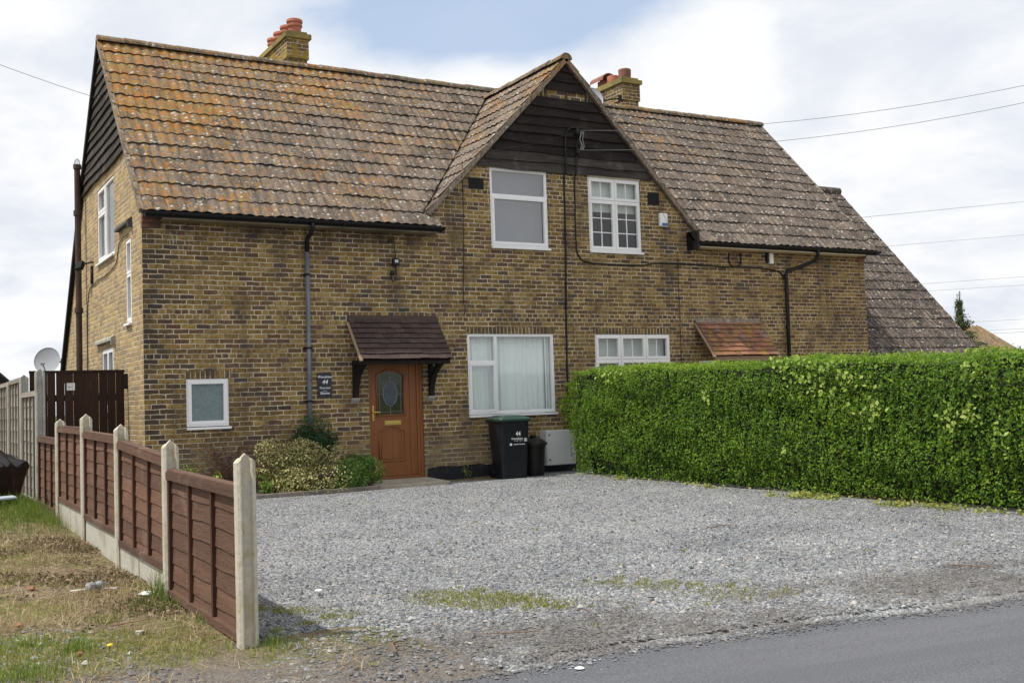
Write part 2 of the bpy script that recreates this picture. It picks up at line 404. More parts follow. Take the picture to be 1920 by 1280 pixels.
M['dish'] = speckle('grey dish', (.30, .325, .36), (.35, .375, .41), 6, .55, .05, None, .4)
M['brass'] = mat('brass', (.68, .50, .16), .30, .85)[0]
M['dark_hole'] = mat('dark opening', (.006, .006, .006), .95)[0]
M['steel'] = mat('galvanised steel', (.30, .31, .32), .45, .6)[0]
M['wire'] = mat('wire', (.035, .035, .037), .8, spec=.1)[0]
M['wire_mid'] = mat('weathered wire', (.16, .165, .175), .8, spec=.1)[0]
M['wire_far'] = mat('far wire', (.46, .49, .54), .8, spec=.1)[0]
M['white_paint'] = mat('white paint', (.80, .80, .80), .6)[0]
M['blue_band'] = mat('blue band', (.03, .12, .33), .5)[0]
M['slate'] = speckle('slate plaque', (.026, .031, .040), (.038, .044, .055), 20, .65, .1)
M['reflection_sheet'] = speckle('grey reflection sheet', (.20, .215, .24), (.30, .32, .35), .9, .9, .02)  # grey mottling painted to imitate cloud reflected in the upper left panes
M['blind'] = mat('white blind', (.62, .66, .62), .9)[0]
M['red_door'] = mat('red door', (.19, .03, .02), .45)[0]


def door_mat():
    m, g = mat('orange brown wood grain door', rough=.42, spec=.4); P = g.obj()
    Q = g.vm('MULTIPLY', P, (70, 70, 2.2)); n = g.noise(Q, 1., 5, .6, .6)
    c = g.mix(g.ramp(n, [(.35, 0.), (.68, 1.)]), (.180, .064, .018), (.255, .094, .028))
    g.put(g.b['Base Color'], c); g.put(g.b['Normal'], g.bump(n, .12, .003)); return m
M['door'] = door_mat()


def glass_mat(name, tint=(1, 1, 1), ior=1.75, rough=.0, wave=0.):
    m, g = mat(name); nt = m.node_tree
    tr = g.new('ShaderNodeBsdfTransparent'); g.put(tr.inputs[0], tint)
    gl = g.new('ShaderNodeBsdfGlossy'); gl.inputs['Roughness'].default_value = rough; g.put(gl.inputs[0], (1, 1, 1))
    lw = g.new('ShaderNodeLayerWeight'); lw.inputs[0].default_value = .5; r0 = ((ior - 1) / (ior + 1)) ** 2 * 1.7   # two panes; the same from both sides
    fr = g.m('ADD', g.m('MULTIPLY', g.m('POWER', lw.outputs['Facing'], 4.5), .85), r0, clamp=True)
    if wave:
        b = g.bump(g.noise(g.obj(), 1.2, 2, .5), wave, .02); g.put(gl.inputs['Normal'], b)
    mx = g.new('ShaderNodeMixShader'); g.put(mx.inputs[0], fr); g.put(mx.inputs[1], tr.outputs[0]); g.put(mx.inputs[2], gl.outputs[0])
    g.put(g.out.inputs[0], mx.outputs[0]); return m
M['glass'] = glass_mat('window glass', (.92, .95, .95), 1.5, .01, .08)
M['glass_grey'] = glass_mat('grey reflecting glass', (.58, .62, .67), 1.95, .01, .05)


def obscure_mat():
    m, g = mat('obscured glass', rough=.30, spec=.6); P = g.obj()
    n = g.noise(P, 26, 5, .65, 1.); n2 = g.noise(P, 5, 3, .5)
    c = g.mix(g.ramp(n, [(.35, 0.), (.65, 1.)]), (.085, .125, .135), (.17, .225, .235))
    c = g.mix(g.m('MULTIPLY', n2, .4), c, (.24, .29, .29))
    g.put(g.b['Base Color'], c); g.put(g.b['Normal'], g.bump(n, .35, .004)); return m
M['obscure'] = obscure_mat()


def stained_mat():
    m, g = mat('dark green door glass', rough=.18, spec=.6); P = g.obj()
    X, Y, Z = g.sep(P); n = g.noise(P, 9, 4, .6, 1.5)
    c = g.mix(g.ramp(n, [(.35, 0.), (.65, 1.)]), (.018, .026, .010), (.052, .055, .026))
    g.put(g.b['Base Color'], c); g.put(g.b['Normal'], g.bump(n, .4, .004)); return m
M['stained'] = stained_mat()
M['oval'] = speckle('blue grey oval glass', (.040, .050, .075), (.075, .088, .12), 22, .2, .3, None, .6)


def curtain_mat():
    m, g = mat('net curtain', (.66, .72, .70), .95, spec=.1); P = g.obj()
    n = g.noise(g.vm('MULTIPLY', P, (60, 60, 4)), 1., 3, .6)
    g.put(g.b['Base Color'], g.mix(n, (.86, .91, .89), (.93, .95, .94)))
    nt = m.node_tree; tr = g.new('ShaderNodeBsdfTranslucent'); g.put(tr.inputs[0], (.7, .75, .73))
    mx = g.new('ShaderNodeMixShader'); mx.inputs[0].default_value = .05
    g.put(mx.inputs[1], nt.nodes['Principled BSDF'].outputs[0]); g.put(mx.inputs[2], tr.outputs[0]); g.put(g.out.inputs[0], mx.outputs[0])
    return m
M['curtain'] = curtain_mat()


def plain_tile_mat(name, stops, moss=0.):
    m, g = mat(name, rough=.85, spec=.25); P = g.pos(); r = g.attr('rnd')
    c = g.ramp(r, stops)
    n = g.noise(P, 30, 4, .65); c = g.mix(g.m('MULTIPLY', g.step(n, .5, .7), .4), c, tuple(k * .55 for k in stops[0][1]))
    if moss:
        c = g.mix(g.m('MULTIPLY', g.step(g.noise(P, 5, 5, .65), .53, .64), moss), c, (.30, .22, .04))
        c = g.mix(g.m('MULTIPLY', g.step(g.noise(g.vm('ADD', P, (4, 4, 4)), 7, 5, .65), .55, .66), moss), c, (.25, .22, .19))
    g.put(g.b['Base Color'], c); g.put(g.b['Normal'], g.bump(n, .3, .005)); return m
M['canopy_brown'] = plain_tile_mat('brown painted tiles', [(0., (.056, .039, .035)), (.5, (.070, .049, .044)), (1., (.088, .062, .055))])
M['canopy_orange'] = plain_tile_mat('orange clay tiles', [(0., (.15, .085, .058)), (.4, (.25, .115, .068)), (.75, (.33, .15, .085)), (1., (.19, .115, .085))], .8)


def ground_mat():
    m, g = mat('dry verge ground', rough=.95, spec=.1); P = g.pos()
    n = g.noise(P, 1.1, 6, .62); n2 = g.noise(P, 9, 6, .7); n3 = g.noise(P, 60, 4, .7)
    c = g.ramp(g.m('ADD', g.m('MULTIPLY', n2, .6), g.m('MULTIPLY', n3, .4)), [(.36, (.055, .040, .030)), (.46, (.14, .105, .075)), (.56, (.28, .215, .14)), (.68, (.40, .33, .22))])
    c = g.mix(g.m('MULTIPLY', g.step(n, .50, .62), .55), c, (.12, .15, .035))
    X, Y, Z = g.sep(P)
    road = g.step(g.m('ADD', Y, g.m('ADD', g.m('MULTIPLY', X, .25), g.m('MULTIPLY', n, 1.8))), -9.6, -10.6)
    grit = g.ramp(n3, [(.3, (.085, .075, .068)), (.55, (.185, .17, .158)), (.75, (.33, .32, .31))])
    c = g.mix(g.m('MULTIPLY', road, .85), c, grit)
    far = g.step(Y, 12., 25.); c = g.mix(far, c, (.10, .13, .04))
    g.put(g.b['Base Color'], c); g.put(g.b['Normal'], g.bump(g.m('ADD', n2, n3), .8, .02)); return m
M['ground'] = ground_mat()


def gravel_mat(name='loose gravel', stones=False):
    m, g = mat(name, rough=.92, spec=.2); P = g.pos()
    if stones:
        r = g.attr('rnd')
        c = g.ramp(r, [(0., (.085, .09, .10)), (.25, (.20, .208, .225)), (.6, (.268, .276, .288)), (.88, (.35, .355, .36)), (.97, (.50, .50, .49)), (1., (.34, .26, .18))])
        c = g.mix(1., c, g.ramp(g.noise(P, 1.1, 5, .65), [(.32, (.66, .66, .67)), (.68, (1.10, 1.10, 1.09))]), 'MULTIPLY')
        X, Y, Z = g.sep(P)
    else:
        vo = g.voro(P, 46.); vc = g.sep(vo.outputs['Color'])[0]
        c = g.ramp(vc, [(0., (.15, .155, .165)), (.4, (.28, .29, .305)), (.8, (.38, .39, .40)), (1., (.56, .55, .53))])
        c = g.mix(g.m('MULTIPLY', g.step(vo.outputs['Distance'], .42, .7), .65), c, (.095, .095, .10))
        c = g.mix(g.m('MULTIPLY', g.step(g.noise(P, .9, 5, .6), .50, .68), .40), c, (.37, .37, .36))
    X, Y, Z = g.sep(P); n = g.noise(P, 1.2, 5, .65)
    edge = g.m('ADD', g.m('ADD', Y, g.m('MULTIPLY', X, .11)), g.m('MULTIPLY', g.m('SUBTRACT', n, .5), 1.6))
    soil = g.m('MULTIPLY', g.step(edge, -10.35, -10.95), g.step(n, .38, .55))
    c = g.mix(g.m('MULTIPLY', soil, .62), c, (.115, .103, .092))
    g.put(g.b['Base Color'], c)
    if not stones:
        g.put(g.b['Normal'], g.bump(g.m('SUBTRACT', 1., g.voro(P, 46.).outputs['Distance']), .9, .02))
    return m
M['gravel'] = gravel_mat(); M['stones'] = gravel_mat('gravel stones', True)


def road_mat():
    m, g = mat('worn asphalt', rough=.88, spec=.25); P = g.pos()
    n = g.noise(P, 95, 4, .8); n2 = g.noise(P, .8, 5, .6)
    X, Y, Z = g.sep(P); along = g.m('ADD', Y, g.m('MULTIPLY', X, .11))
    c = g.ramp(n, [(.34, (.050, .052, .058)), (.50, (.108, .112, .126)), (.64, (.165, .170, .184)), (.74, (.33, .33, .335))])
    c = g.mix(g.m('MULTIPLY', g.step(n2, .40, .68), .35), c, (.105, .107, .118))
    band = g.noise(g.comb(g.m('MULTIPLY', X, .15), g.m('MULTIPLY', along, 2.2), 0), 1.2, 4, .55)
    c = g.mix(g.m('MULTIPLY', g.step(band, .45, .66), .28), c, (.17, .172, .182))
    g.put(g.b['Base Color'], c); g.put(g.b['Normal'], g.bump(n, .5, .006)); return m
M['road'] = road_mat()


def leaf_mat(name, stops, trans=.30, rough=.45, clump=2.2):
    m, g = mat(name, rough=rough, spec=.35); nt = m.node_tree
    r = g.attr('rnd'); P = g.pos()
    f = g.m('ADD', g.m('MULTIPLY', r, .75), g.m('MULTIPLY', g.noise(P, clump, 4, .6), .3))
    c = g.ramp(f, stops); g.put(g.b['Base Color'], c)
    tr = g.new('ShaderNodeBsdfTranslucent'); g.put(tr.inputs[0], g.mix(.4, c, (.25, .42, .03)))
    mx = g.new('ShaderNodeMixShader'); mx.inputs[0].default_value = trans
    g.put(mx.inputs[1], nt.nodes['Principled BSDF'].outputs[0]); g.put(mx.inputs[2], tr.outputs[0]); g.put(g.out.inputs[0], mx.outputs[0])
    return m
M['hedge'] = leaf_mat('hedge leaves', [(0., (.022, .058, .008)), (.25, (.075, .165, .014)), (.55, (.165, .285, .022)), (.8, (.29, .40, .040)), (1., (.44, .51, .08))], .40, .5)
M['hedge_core'] = mat('dark hedge inside', (.014, .018, .007), .95)[0]
M['vine'] = leaf_mat('pale vine leaves', [(0., (.15, .26, .03)), (.5, (.31, .42, .07)), (1., (.50, .56, .16))], .35)
M['variegated'] = leaf_mat('variegated leaves', [(0., (.055, .08, .018)), (.3, (.20, .20, .055)), (.55, (.37, .35, .14)), (.85, (.66, .59, .32)), (1., (.42, .28, .20))], .2, .5, 5.)
M['dark_leaf'] = leaf_mat('dark green leaves', [(0., (.010, .030, .012)), (.5, (.028, .075, .028)), (1., (.075, .15, .06))], .2, .35)
M['lavender'] = leaf_mat('needle green leaves', [(0., (.045, .10, .022)), (.5, (.12, .22, .05)), (1., (.26, .33, .13))], .3, .6)
M['spurge'] = leaf_mat('yellow green leaves', [(0., (.20, .28, .03)), (1., (.52, .55, .07))], .3)
M['red_plant'] = leaf_mat('dull red stems', [(0., (.060, .026, .024)), (.6, (.14, .062, .055)), (1., (.22, .12, .10))], .15, .7)
M['grass'] = leaf_mat('grass blades', [(0., (.095, .13, .018)), (.4, (.21, .25, .042)), (.75, (.34, .35, .085)), (1., (.46, .42, .17))], .3, .6, 1.2)
M['lush'] = leaf_mat('lush grass', [(0., (.050, .090, .012)), (.5, (.12, .19, .025)), (1., (.27, .31, .075))], .3, .55)
M['straw'] = leaf_mat('dry straw', [(0., (.10, .065, .040)), (.35, (.30, .22, .125)), (.7, (.48, .38, .23)), (1., (.66, .57, .40))], .15, .8)
M['litter'] = leaf_mat('dead leaves and bark', [(0., (.05, .034, .024)), (.4, (.15, .105, .07)), (.75, (.30, .22, .14)), (1., (.48, .38, .26))], .1, .9)
M['moss'] = leaf_mat('moss and weeds', [(0., (.12, .13, .02)), (.5, (.22, .22, .035)), (1., (.34, .33, .08))], .2, .8)
M['conifer'] = leaf_mat('conifer needles', [(0., (.020, .035, .016)), (.5, (.055, .080, .032)), (1., (.13, .15, .055))], .15, .7)
M['bark'] = speckle('bark', (.06, .048, .036), (.11, .09, .07), 20, .95, .5)
M['stem'] = mat('green stem', (.10, .14, .03), .7)[0]
M['twig'] = speckle('twig', (.13, .085, .055), (.24, .155, .10), 30, .9, .3)
M['bin_body'] = speckle('dark bin plastic', (.0075, .0085, .012), (.011, .0125, .017), 7, .42, .04, (.014, .016, .020), .28)
M['bin_lid'] = speckle('green bin lid', (.010, .040, .027), (.014, .052, .036), 7, .42, .04, None, .5)
M['bag'] = speckle('black polythene', (.006, .006, .007), (.010, .010, .011), 6, .22, .12, None, .6)
M['soil'] = speckle('bed soil', (.045, .034, .025), (.095, .072, .052), 22, .95, .9)
M['old_roof'] = tile_mat('ochre old roof', .9, None, (.26, .20, .12))
M['shed_dark'] = mat('dark shed roof', (.020, .020, .024), .8)[0]
M['petal'] = mat('yellow petals', (.80, .55, .02), .6)[0]
M['clear_plastic'] = mat('clear plastic', (.27, .29, .285), .2, spec=.6)[0]
M['pylon'] = mat('pylon steel', (.20, .215, .235), .7)[0]
M['pale_sheet'] = mat('pale blue sheet', (.44, .50, .56), .4)[0]
M['brick_bit'] = speckle('broken brick', (.30, .12, .07), (.40, .18, .11), 40, .9, .4)
M['chimney_cap'] = speckle('lichened mortar', (.23, .19, .06), (.34, .27, .09), 16, .95, .5, (.14, .12, .06))


# ================================================================== the setting
def sheet(name, xs, ys, zf, m, mask=None):
    xs, ys = np.asarray(xs, float), np.asarray(ys, float)
    XX, YY = np.meshgrid(xs, ys, indexing='ij'); V = np.stack([XX, YY, zf(XX, YY)], -1).reshape(-1, 3)
    nx, ny = len(xs), len(ys); i, j = np.meshgrid(np.arange(nx - 1), np.arange(ny - 1), indexing='ij')
    a = (i * ny + j).ravel(); F = np.stack([a, a + ny, a + ny + 1, a + 1], -1)
    if mask is not None:
        c = V[F].mean(1); F = F[mask(c[:, 0], c[:, 1])]
    return npmesh(name, V, F, m, smooth=True)


def road_edge(x): return -11.80 - .112 * x + .05 * np.sin(x * 1.7) + .03 * np.sin(x * 4.3 + 1)
gx = np.concatenate([[-400, -120, -40, -18], np.arange(-9, 9.01, .22), [14, 25, 60, 150, 500]])
gy = np.concatenate([[-150, -60, -30, -22], np.arange(-18, 6.01, .22), [9, 14, 25, 60, 150, 600]])
def ground_z(x, y):
    near = (np.abs(x) < 9) & (y > -12.2) & (y < 5)
    return gz(x, y) + np.where(near, .018 * vnoise(x, y, 3, 2.2), 0) - np.where(y < road_edge(x) + .1, .05, 0) - .035 * sstep(x, -1.45, -1.15) * (x < 7.2) * (y < -.6) * (1 - sstep(-y, 10.0, 10.4) * sstep(-x, .2, .9))
kind(sheet('ground', gx, gy, ground_z, M['ground']), 'structure')


def gravel_z(x, y): return gz(np.maximum(x, -1.3), y) + .010 * vnoise(x, y, 5, 1.8) + .006 + np.where(y < road_edge(x) + .15, -.02, 0) - .06 * sstep(-x, .35, 1.15) * sstep(-y, 10.15, 10.5)
def in_gravel(x, y):
    return (x > -1.47 + .06 * np.sin(y * 3)) & (x < 8.6) & (y > road_edge(x) - .06) & ((y < -.86) | ((x > 4.62) & (y < -.02)))
kind(sheet('gravel_drive', np.arange(-1.6, 8.71, .11), np.arange(-13.2, .001, .11), gravel_z, M['gravel'], in_gravel), 'structure')


def make_road():
    xs = np.concatenate([np.arange(-60, -6, 3.), np.arange(-6, 12, .25), np.arange(12, 80, 4.)])
    V = []; F = []
    for x in xs:
        e = float(road_edge(x)) if -8 < x < 14 else -11.8 - .112 * x
        for k, y in enumerate((e, e - .25, e - 3., e - 6.2)): V.append((x, y, -.128 + (0, .006, .03, .0)[k]))
    for i in range(len(xs) - 1):
        for k in range(3): F.append((i * 4 + k, i * 4 + k + 1, i * 4 + k + 5, i * 4 + k + 4))
    kind(npmesh('road', V, F, M['road'], smooth=True), 'structure')
make_road()


def road_crack():
    mb = MB(); P = [(.30, -12.50), (.62, -12.58), (.70, -12.72), (.66, -12.9), (.62, -13.05), (.60, -13.3)]
    pts = []
    for (a, b) in zip(P, P[1:]):
        for t in np.linspace(0, 1, 5)[:-1]: pts.append((a[0] + (b[0] - a[0]) * t + random.uniform(-.008, .008), a[1] + (b[1] - a[1]) * t))
    for p, q in zip(pts, pts[1:]):
        w = random.uniform(.002, .006)
        mb.poly([(p[0] - w, p[1], -.1135), (q[0] - w, q[1], -.1135), (q[0] + w, q[1], -.1135), (p[0] + w, p[1], -.1135)])
    kind(mb.build('road_crack', M['dark_hole']), 'structure')

# ================================================================== the house
HX = 15.33; CX = 7.64                                           # length of the front, middle of the gable
YR, ZR = 3.20, 7.80                                             # main ridge
YE, ZE = -.25, 4.22; MS = (ZR - ZE) / (YR - YE)                 # front eaves, pitch
ZG = 7.54; MG = 1.04                                            # gable ridge and pitch
house = thing('brick_house', 'old yellow brick semi-detached house with lichened tiled roof and black boarded gable', 'house', (0, 0, 0))


def wall_with_holes(name, us, zs, holes, P, outline, m, depth=.11):
    """cells between the break lines us x zs, skipping the openings, plus reveals"""
    mb = MB()
    def inside(u, z): return any(a < u < b and c < z < d for a, b, c, d in holes)
    us = sorted(set(us + [h[i] for h in holes for i in (0, 1)])); zs = sorted(set(zs + [h[i] for h in holes for i in (2, 3)]))
    for z0, z1 in zip(zs, zs[1:]):
        l0, r0 = outline(z0 + 1e-5); l1, r1 = outline(z1 - 1e-5)
        for u0, u1 in zip(us, us[1:]):
            if inside((u0 + u1) / 2, (z0 + z1) / 2): continue
            pg = [(u0, z0), (u1, z0), (u1, z1), (u0, z1)]
            for lo, hi, sg in ((l0, l1, 1), (r0, r1, -1)):           # clip the cell to the sloping outline
                f = lambda p: sg * (p[0] - (lo + (hi - lo) * (p[1] - z0) / (z1 - z0)))
                out = []
                for i, p in enumerate(pg):
                    q = pg[(i + 1) % len(pg)]; fp, fq = f(p), f(q)
                    if fp >= -1e-9: out.append(p)
                    if (fp > 1e-9) != (fq > 1e-9) and abs(fp - fq) > 1e-12 and fp * fq < 0:
                        t = fp / (fp - fq); out.append((p[0] + (q[0] - p[0]) * t, p[1] + (q[1] - p[1]) * t))
                pg = out
                if len(pg) < 3: break
            if len(pg) < 3: continue
            pts = [P(p[0], 0, p[1]) for p in pg]
            q = []
            for p in pts:
                if not q or (Vector(p) - Vector(q[-1])).length > 1e-4: q.append(p)
            if len(q) > 2 and (Vector(q[0]) - Vector(q[-1])).length < 1e-4: q.pop()
            if len(q) > 2: mb.poly(q)
    for a, b, c, d in holes:
        for (p, q) in (((a, c), (a, d)), ((a, d), (b, d)), ((b, d), (b, c)), ((b, c), (a, c))):
            mb.poly([P(p[0], 0, p[1]), P(q[0], 0, q[1]), P(q[0], depth, q[1]), P(p[0], depth, p[1])])
    return mb.build(name, m, house)
PF = lambda u, d, z: (u, d, z)                                  # front wall: u = x, d = depth into the wall
PS = lambda u, d, z: (d, u, z)                                  # left side wall: u = y
W1 = (.613, 1.262, .955, 1.725); W2 = (5.43, 7.205, .965, 2.418); W3 = (5.978, 7.175, 3.935, 5.385)
W4 = (8.075, 9.28, 3.938, 5.372); W5 = (8.11, 9.87, .965, 2.412); DR = (3.575, 4.56, .0, 1.945); DR2 = (10.95, 11.75, .0, 1.945)
def front_outline(z):
    if z <= 4.22: return 0., HX
    h = max(0., (7.46 - z) / MG); return CX - h, CX + h
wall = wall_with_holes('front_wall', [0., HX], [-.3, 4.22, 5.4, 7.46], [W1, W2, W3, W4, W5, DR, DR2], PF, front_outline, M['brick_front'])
S1 = (2.22, 3.80, 3.87, 5.24); S2 = (.83, 1.25, 2.61, 3.98); S3 = (2.44, 3.50, 1.25, 2.355)
YB = 8.15
def rear_z(y): return ZR - .06 - (y - YR) * 1.075 if y < 5.46 else ZR - .06 - 2.26 * 1.075 - (y - 5.46) * 1.20
def side_outline(z):
    f = max(0., YR - (ZR - .06 - z) / MS); k = ZR - .06 - 2.26 * 1.075
    r = YR + (ZR - .06 - z) / 1.075 if z > k else 5.46 + (k - z) / 1.20
    return (f if z > 4.2 else 0.), min(YB, r)
zk = ZR - .06 - 2.26 * 1.075
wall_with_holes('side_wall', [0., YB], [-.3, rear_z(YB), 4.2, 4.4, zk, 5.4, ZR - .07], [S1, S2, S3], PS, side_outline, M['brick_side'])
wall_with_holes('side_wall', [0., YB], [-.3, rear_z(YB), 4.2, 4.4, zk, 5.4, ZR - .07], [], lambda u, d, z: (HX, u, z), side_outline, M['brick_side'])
mb = MB(); mb.poly([(0, YB, -.3), (HX, YB, -.3), (HX, YB, rear_z(YB)), (0, YB, rear_z(YB))]); mb.build('rear_wall', M['brick_front'], house)
# black painted base of the wall by the bins
mb = MB(); xs = np.linspace(4.60, 7.6, 22); tz = [.155 + random.uniform(-.022, .022) for _ in xs]
for i in range(len(xs) - 1):
    mb.hexa([(xs[i], -.010, -.2), (xs[i + 1], -.010, -.2), (xs[i + 1], -.001, -.2), (xs[i], -.001, -.2), (xs[i], -.010, tz[i]), (xs[i + 1], -.010, tz[i + 1]), (xs[i + 1], -.001, tz[i + 1]), (xs[i], -.001, tz[i])])
mb.build('plinth', M['plinth'], house)


# ---- tiled slopes: every course a rolled strip that laps the one below
def tile_slope(name, O, U, V, lim, courses, gauge, m, parent, lam=.165, amp=.020, jitter=1., start=0):
    O, U, V = (np.array(a, float) for a in (O, U, V)); U /= np.linalg.norm(U); V /= np.linalg.norm(V); N = np.cross(U, V)
    if N[2] < 0: N = -N
    VV = []; FF = []; RR = []; n0 = 0; rs = np.random.RandomState(sum(map(ord, name)) + courses)
    for k in range(start, courses):
        vb, vt = k * gauge - .02, (k + 1) * gauge + .03
        a = min(lim(vb)[0], lim(vt)[0]); b = max(lim(vb)[1], lim(vt)[1])
        if b - a < .05: continue
        u = np.arange(a, b + lam / 16, lam / 8); u[-1] = b
        shift = (k % 2) * lam
        t = np.floor((u + shift) / (2 * lam)).astype(int); t0 = t.min(); nt = t.max() - t0 + 2
        dz = rs.normal(0, .0035, nt) * jitter; dv = rs.normal(0, .007, nt) * jitter; rr = rs.rand(nt); ti = t - t0
        ph = ((u + shift) / lam) % 1.
        roll = amp * (.5 + .5 * np.cos((ph - .5) * 2 * np.pi)) ** .8
        sag = .012 * np.sin(u * .55 + k * .2) + .006 * np.sin(u * 1.9 + k)
        rows = []
        for v, h in ((vb + .075, roll * .8 + .002), (vb, roll + .027), ((vb + vt) / 2, roll + .015), (vt, roll + .002)):
            vv = v + (dv[ti] + sag if v == vb else sag)
            uu = np.clip(u, lim(v)[0], lim(v)[1])
            rows.append(O + uu[:, None] * U + vv[:, None] * V + (h + dz[ti])[:, None] * N)
        n = len(u)
        VV.append(np.concatenate(rows)); RR.append(np.tile(rr[ti], 4))
        i = np.arange(n - 1)
        for r in range(3): FF.append(n0 + np.stack([r * n + i, r * n + i + 1, (r + 1) * n + i + 1, (r + 1) * n + i], -1))
        n0 += 4 * n
    return npmesh(name, np.concatenate(VV), np.concatenate(FF), m, parent, np.concatenate(RR))


GA = .345; LS = math.hypot(YR - YE, ZR - ZE); NC = int(LS / GA); GA = LS / NC
vz = lambda v: ZE + v * (ZR - ZE) / LS
def lim_left(v):
    z = vz(v)
    if z < 4.40: return -.075, 4.86
    return -.075, (CX - (ZG - z) / MG - .05 if z < ZG - .02 else CX)
def lim_right(v):
    z = vz(v)
    if z < 4.40: return 10.40, 15.47
    return (CX + (ZG - z) / MG + .05 if z < ZG - .02 else CX), 15.47
roof_l = tile_slope('roof_slope', (0, YE, ZE), (1, 0, 0), (0, YR - YE, ZR - ZE), lim_left, NC, GA, M['tiles_left'], house)
roof_l['label'] = 'left front roof slope thick with orange lichen'
roof_r = tile_slope('roof_slope', (0, YE, ZE), (1, 0, 0), (0, YR - YE, ZR - ZE), lim_right, NC, GA, M['tiles_right'], house)
roof_r['label'] = 'right front roof slope, greyer with white lichen spots'
# gable slopes: courses run back from the front verge to the valley
LG = (ZG - 4.50) * math.hypot(1, 1 / MG); NG = int(round(LG / .345)); GG = LG / NG; XG = (ZG - 4.50) / MG
gv = lambda v: 4.50 + v * MG / math.hypot(1, MG)
def lim_gable(v): return -.085, max(.05, (gv(v) - ZE) / MS + YE - .05)
for s in (-1, 1):
    o = tile_slope('gable_slope', (CX + s * XG, 0, 4.50), (0, 1, 0), (-s, 0, MG), lim_gable, NG, GG, M['tiles_gable'], house)
# rear slopes, seen only edge on
tile_slope('rear_slope', (0, 5.46, zk + .06), (1, 0, 0), (0, YR - 5.46, ZR - zk - .06), lambda v: (-.075, 15.47), 10, .335, M['tiles_right'], house)
tile_slope('rear_slope', (0, 8.35, rear_z(8.35) + .06), (1, 0, 0), (0, 5.46 - 8.35, zk - rear_z(8.35)), lambda v: (-.075, 15.47), 13, .345, M['tiles_right'], house)
# dark underlay beneath the tiles; it shows in the valleys
mb = MB(); e = .045
def deck(pts): mb.poly(pts)
zf_ = ZE + .27 * MS - e; xg_ = (ZG - zf_ - .01) / MG - .02; yv_ = (ZG - ZE) / MS + YE
deck([(-.05, .02, zf_), (CX - xg_, .02, zf_), (CX, yv_, ZG - e), (CX, YR, ZR - e), (-.05, YR, ZR - e)])
deck([(15.44, .02, zf_), (CX + xg_, .02, zf_), (CX, yv_, ZG - e), (CX, YR, ZR - e), (15.44, YR, ZR - e)])
deck([(-.05, YE, ZE - e), (4.84, YE, ZE - e), (4.84, .02, ZE + .27 * MS - e), (-.05, .02, ZE + .27 * MS - e)])
deck([(10.42, YE, ZE - e), (15.44, YE, ZE - e), (15.44, .02, ZE + .27 * MS - e), (10.42, .02, ZE + .27 * MS - e)])
deck([(-.05, YR, ZR - e), (15.44, YR, ZR - e), (15.44, 5.46, zk), (-.05, 5.46, zk)]); deck([(-.05, 5.46, zk), (15.44, 5.46, zk), (15.44, 8.3, rear_z(8.3)), (-.05, 8.3, rear_z(8.3))])
for s in (-1, 1): deck([(CX + s * XG, -.06, 4.5 - e), (CX + s * XG, .05, 4.5 - e), (CX, 2.98, ZG - e), (CX, -.06, ZG - e)])
mb.build('roof_deck', M['lead'], house)


def ridge(name, p, q, m, r=.125, seg=.45):
    p, q = Vector(p), Vector(q); t = (q - p); L = t.length; t.normalize(); side = Vector((t.y, -t.x, 0)); n = max(1, int(L / seg)); mb = MB()
    for i in range(n):
        a = p + t * (L * i / n); b = p + t * (L * (i + 1) / n + .02); dz = random.uniform(-.008, .008) - .035 * math.sin(math.pi * (i + .5) / n) * (L > 10)
        mb.cur = random.random(); vs = []; k = 9
        for c, rr in ((a, r), (b, r - .008)):
            for j in range(k):
                an = math.pi * j / (k - 1); vs.append(c + side * math.cos(an) * rr + Vector((0, 0, math.sin(an) * rr * .95 - .05 + dz)))
        f = [(j, j + 1, k + j + 1, k + j) for j in range(k - 1)] + [tuple(range(k)), tuple(range(k, 2 * k))[::-1]]
        mb.add(vs, f)
    mb.cur = None
    return mb.build(name, m, house, smooth=False)
ridge('ridge_tiles', (-.08, YR, ZR + .04), (15.48, YR, ZR + .04), M['ridge'])
ridge('ridge_tiles', (CX, -.10, ZG + .035), (CX, 2.95, ZG + .035), M['ridge'])


def slope_strip(mb, p, q, w0, w1, n, lo, hi):                    # a strip following a verge from p to q, w0..w1 sideways, lo..hi along the normal n
    p, q, w0, w1, n = map(Vector, (p, q, w0, w1, n))
    mb.hexa([p + w0 + n * lo, p + w1 + n * lo, q + w1 + n * lo, q + w0 + n * lo, p + w0 + n * hi, p + w1 + n * hi, q + w1 + n * hi, q + w0 + n * hi])
nf = Vector((0, -MS, 1)).normalized()
for x in (-.085, 15.42):
    mb = MB(); slope_strip(mb, (0, YE, ZE), (0, YR, ZR), (x, 0, 0), (x + .065, 0, 0), nf, -.055, .030)
    mb.build('verge_strip', M['verge'], house)
nr = Vector((0, 1.075, 1)).normalized(); nr2 = Vector((0, 1.2, 1)).normalized()
for x in (-.085, 15.42):
    mb = MB(); slope_strip(mb, (0, YR, ZR), (0, 5.46, zk + .06), (x, 0, 0), (x + .065, 0, 0), nr, -.08, .03)
    slope_strip(mb, (0, 5.46, zk + .06), (0, 8.35, rear_z(8.35) + .06), (x, 0, 0), (x + .065, 0, 0), nr2, -.08, .03)
    mb.build('bargeboard', M['black_timber'], house)
for s in (-1, 1):
    ng = Vector((s * MG, 0, 1)).normalized(); mb = MB()
    slope_strip(mb, (CX + s * (XG + .03), 0, 4.47), (CX, 0, ZG), (0, -.095, 0), (0, -.02, 0), ng, -.060, .022)
    mb.build('verge_strip', M['verge'], house)
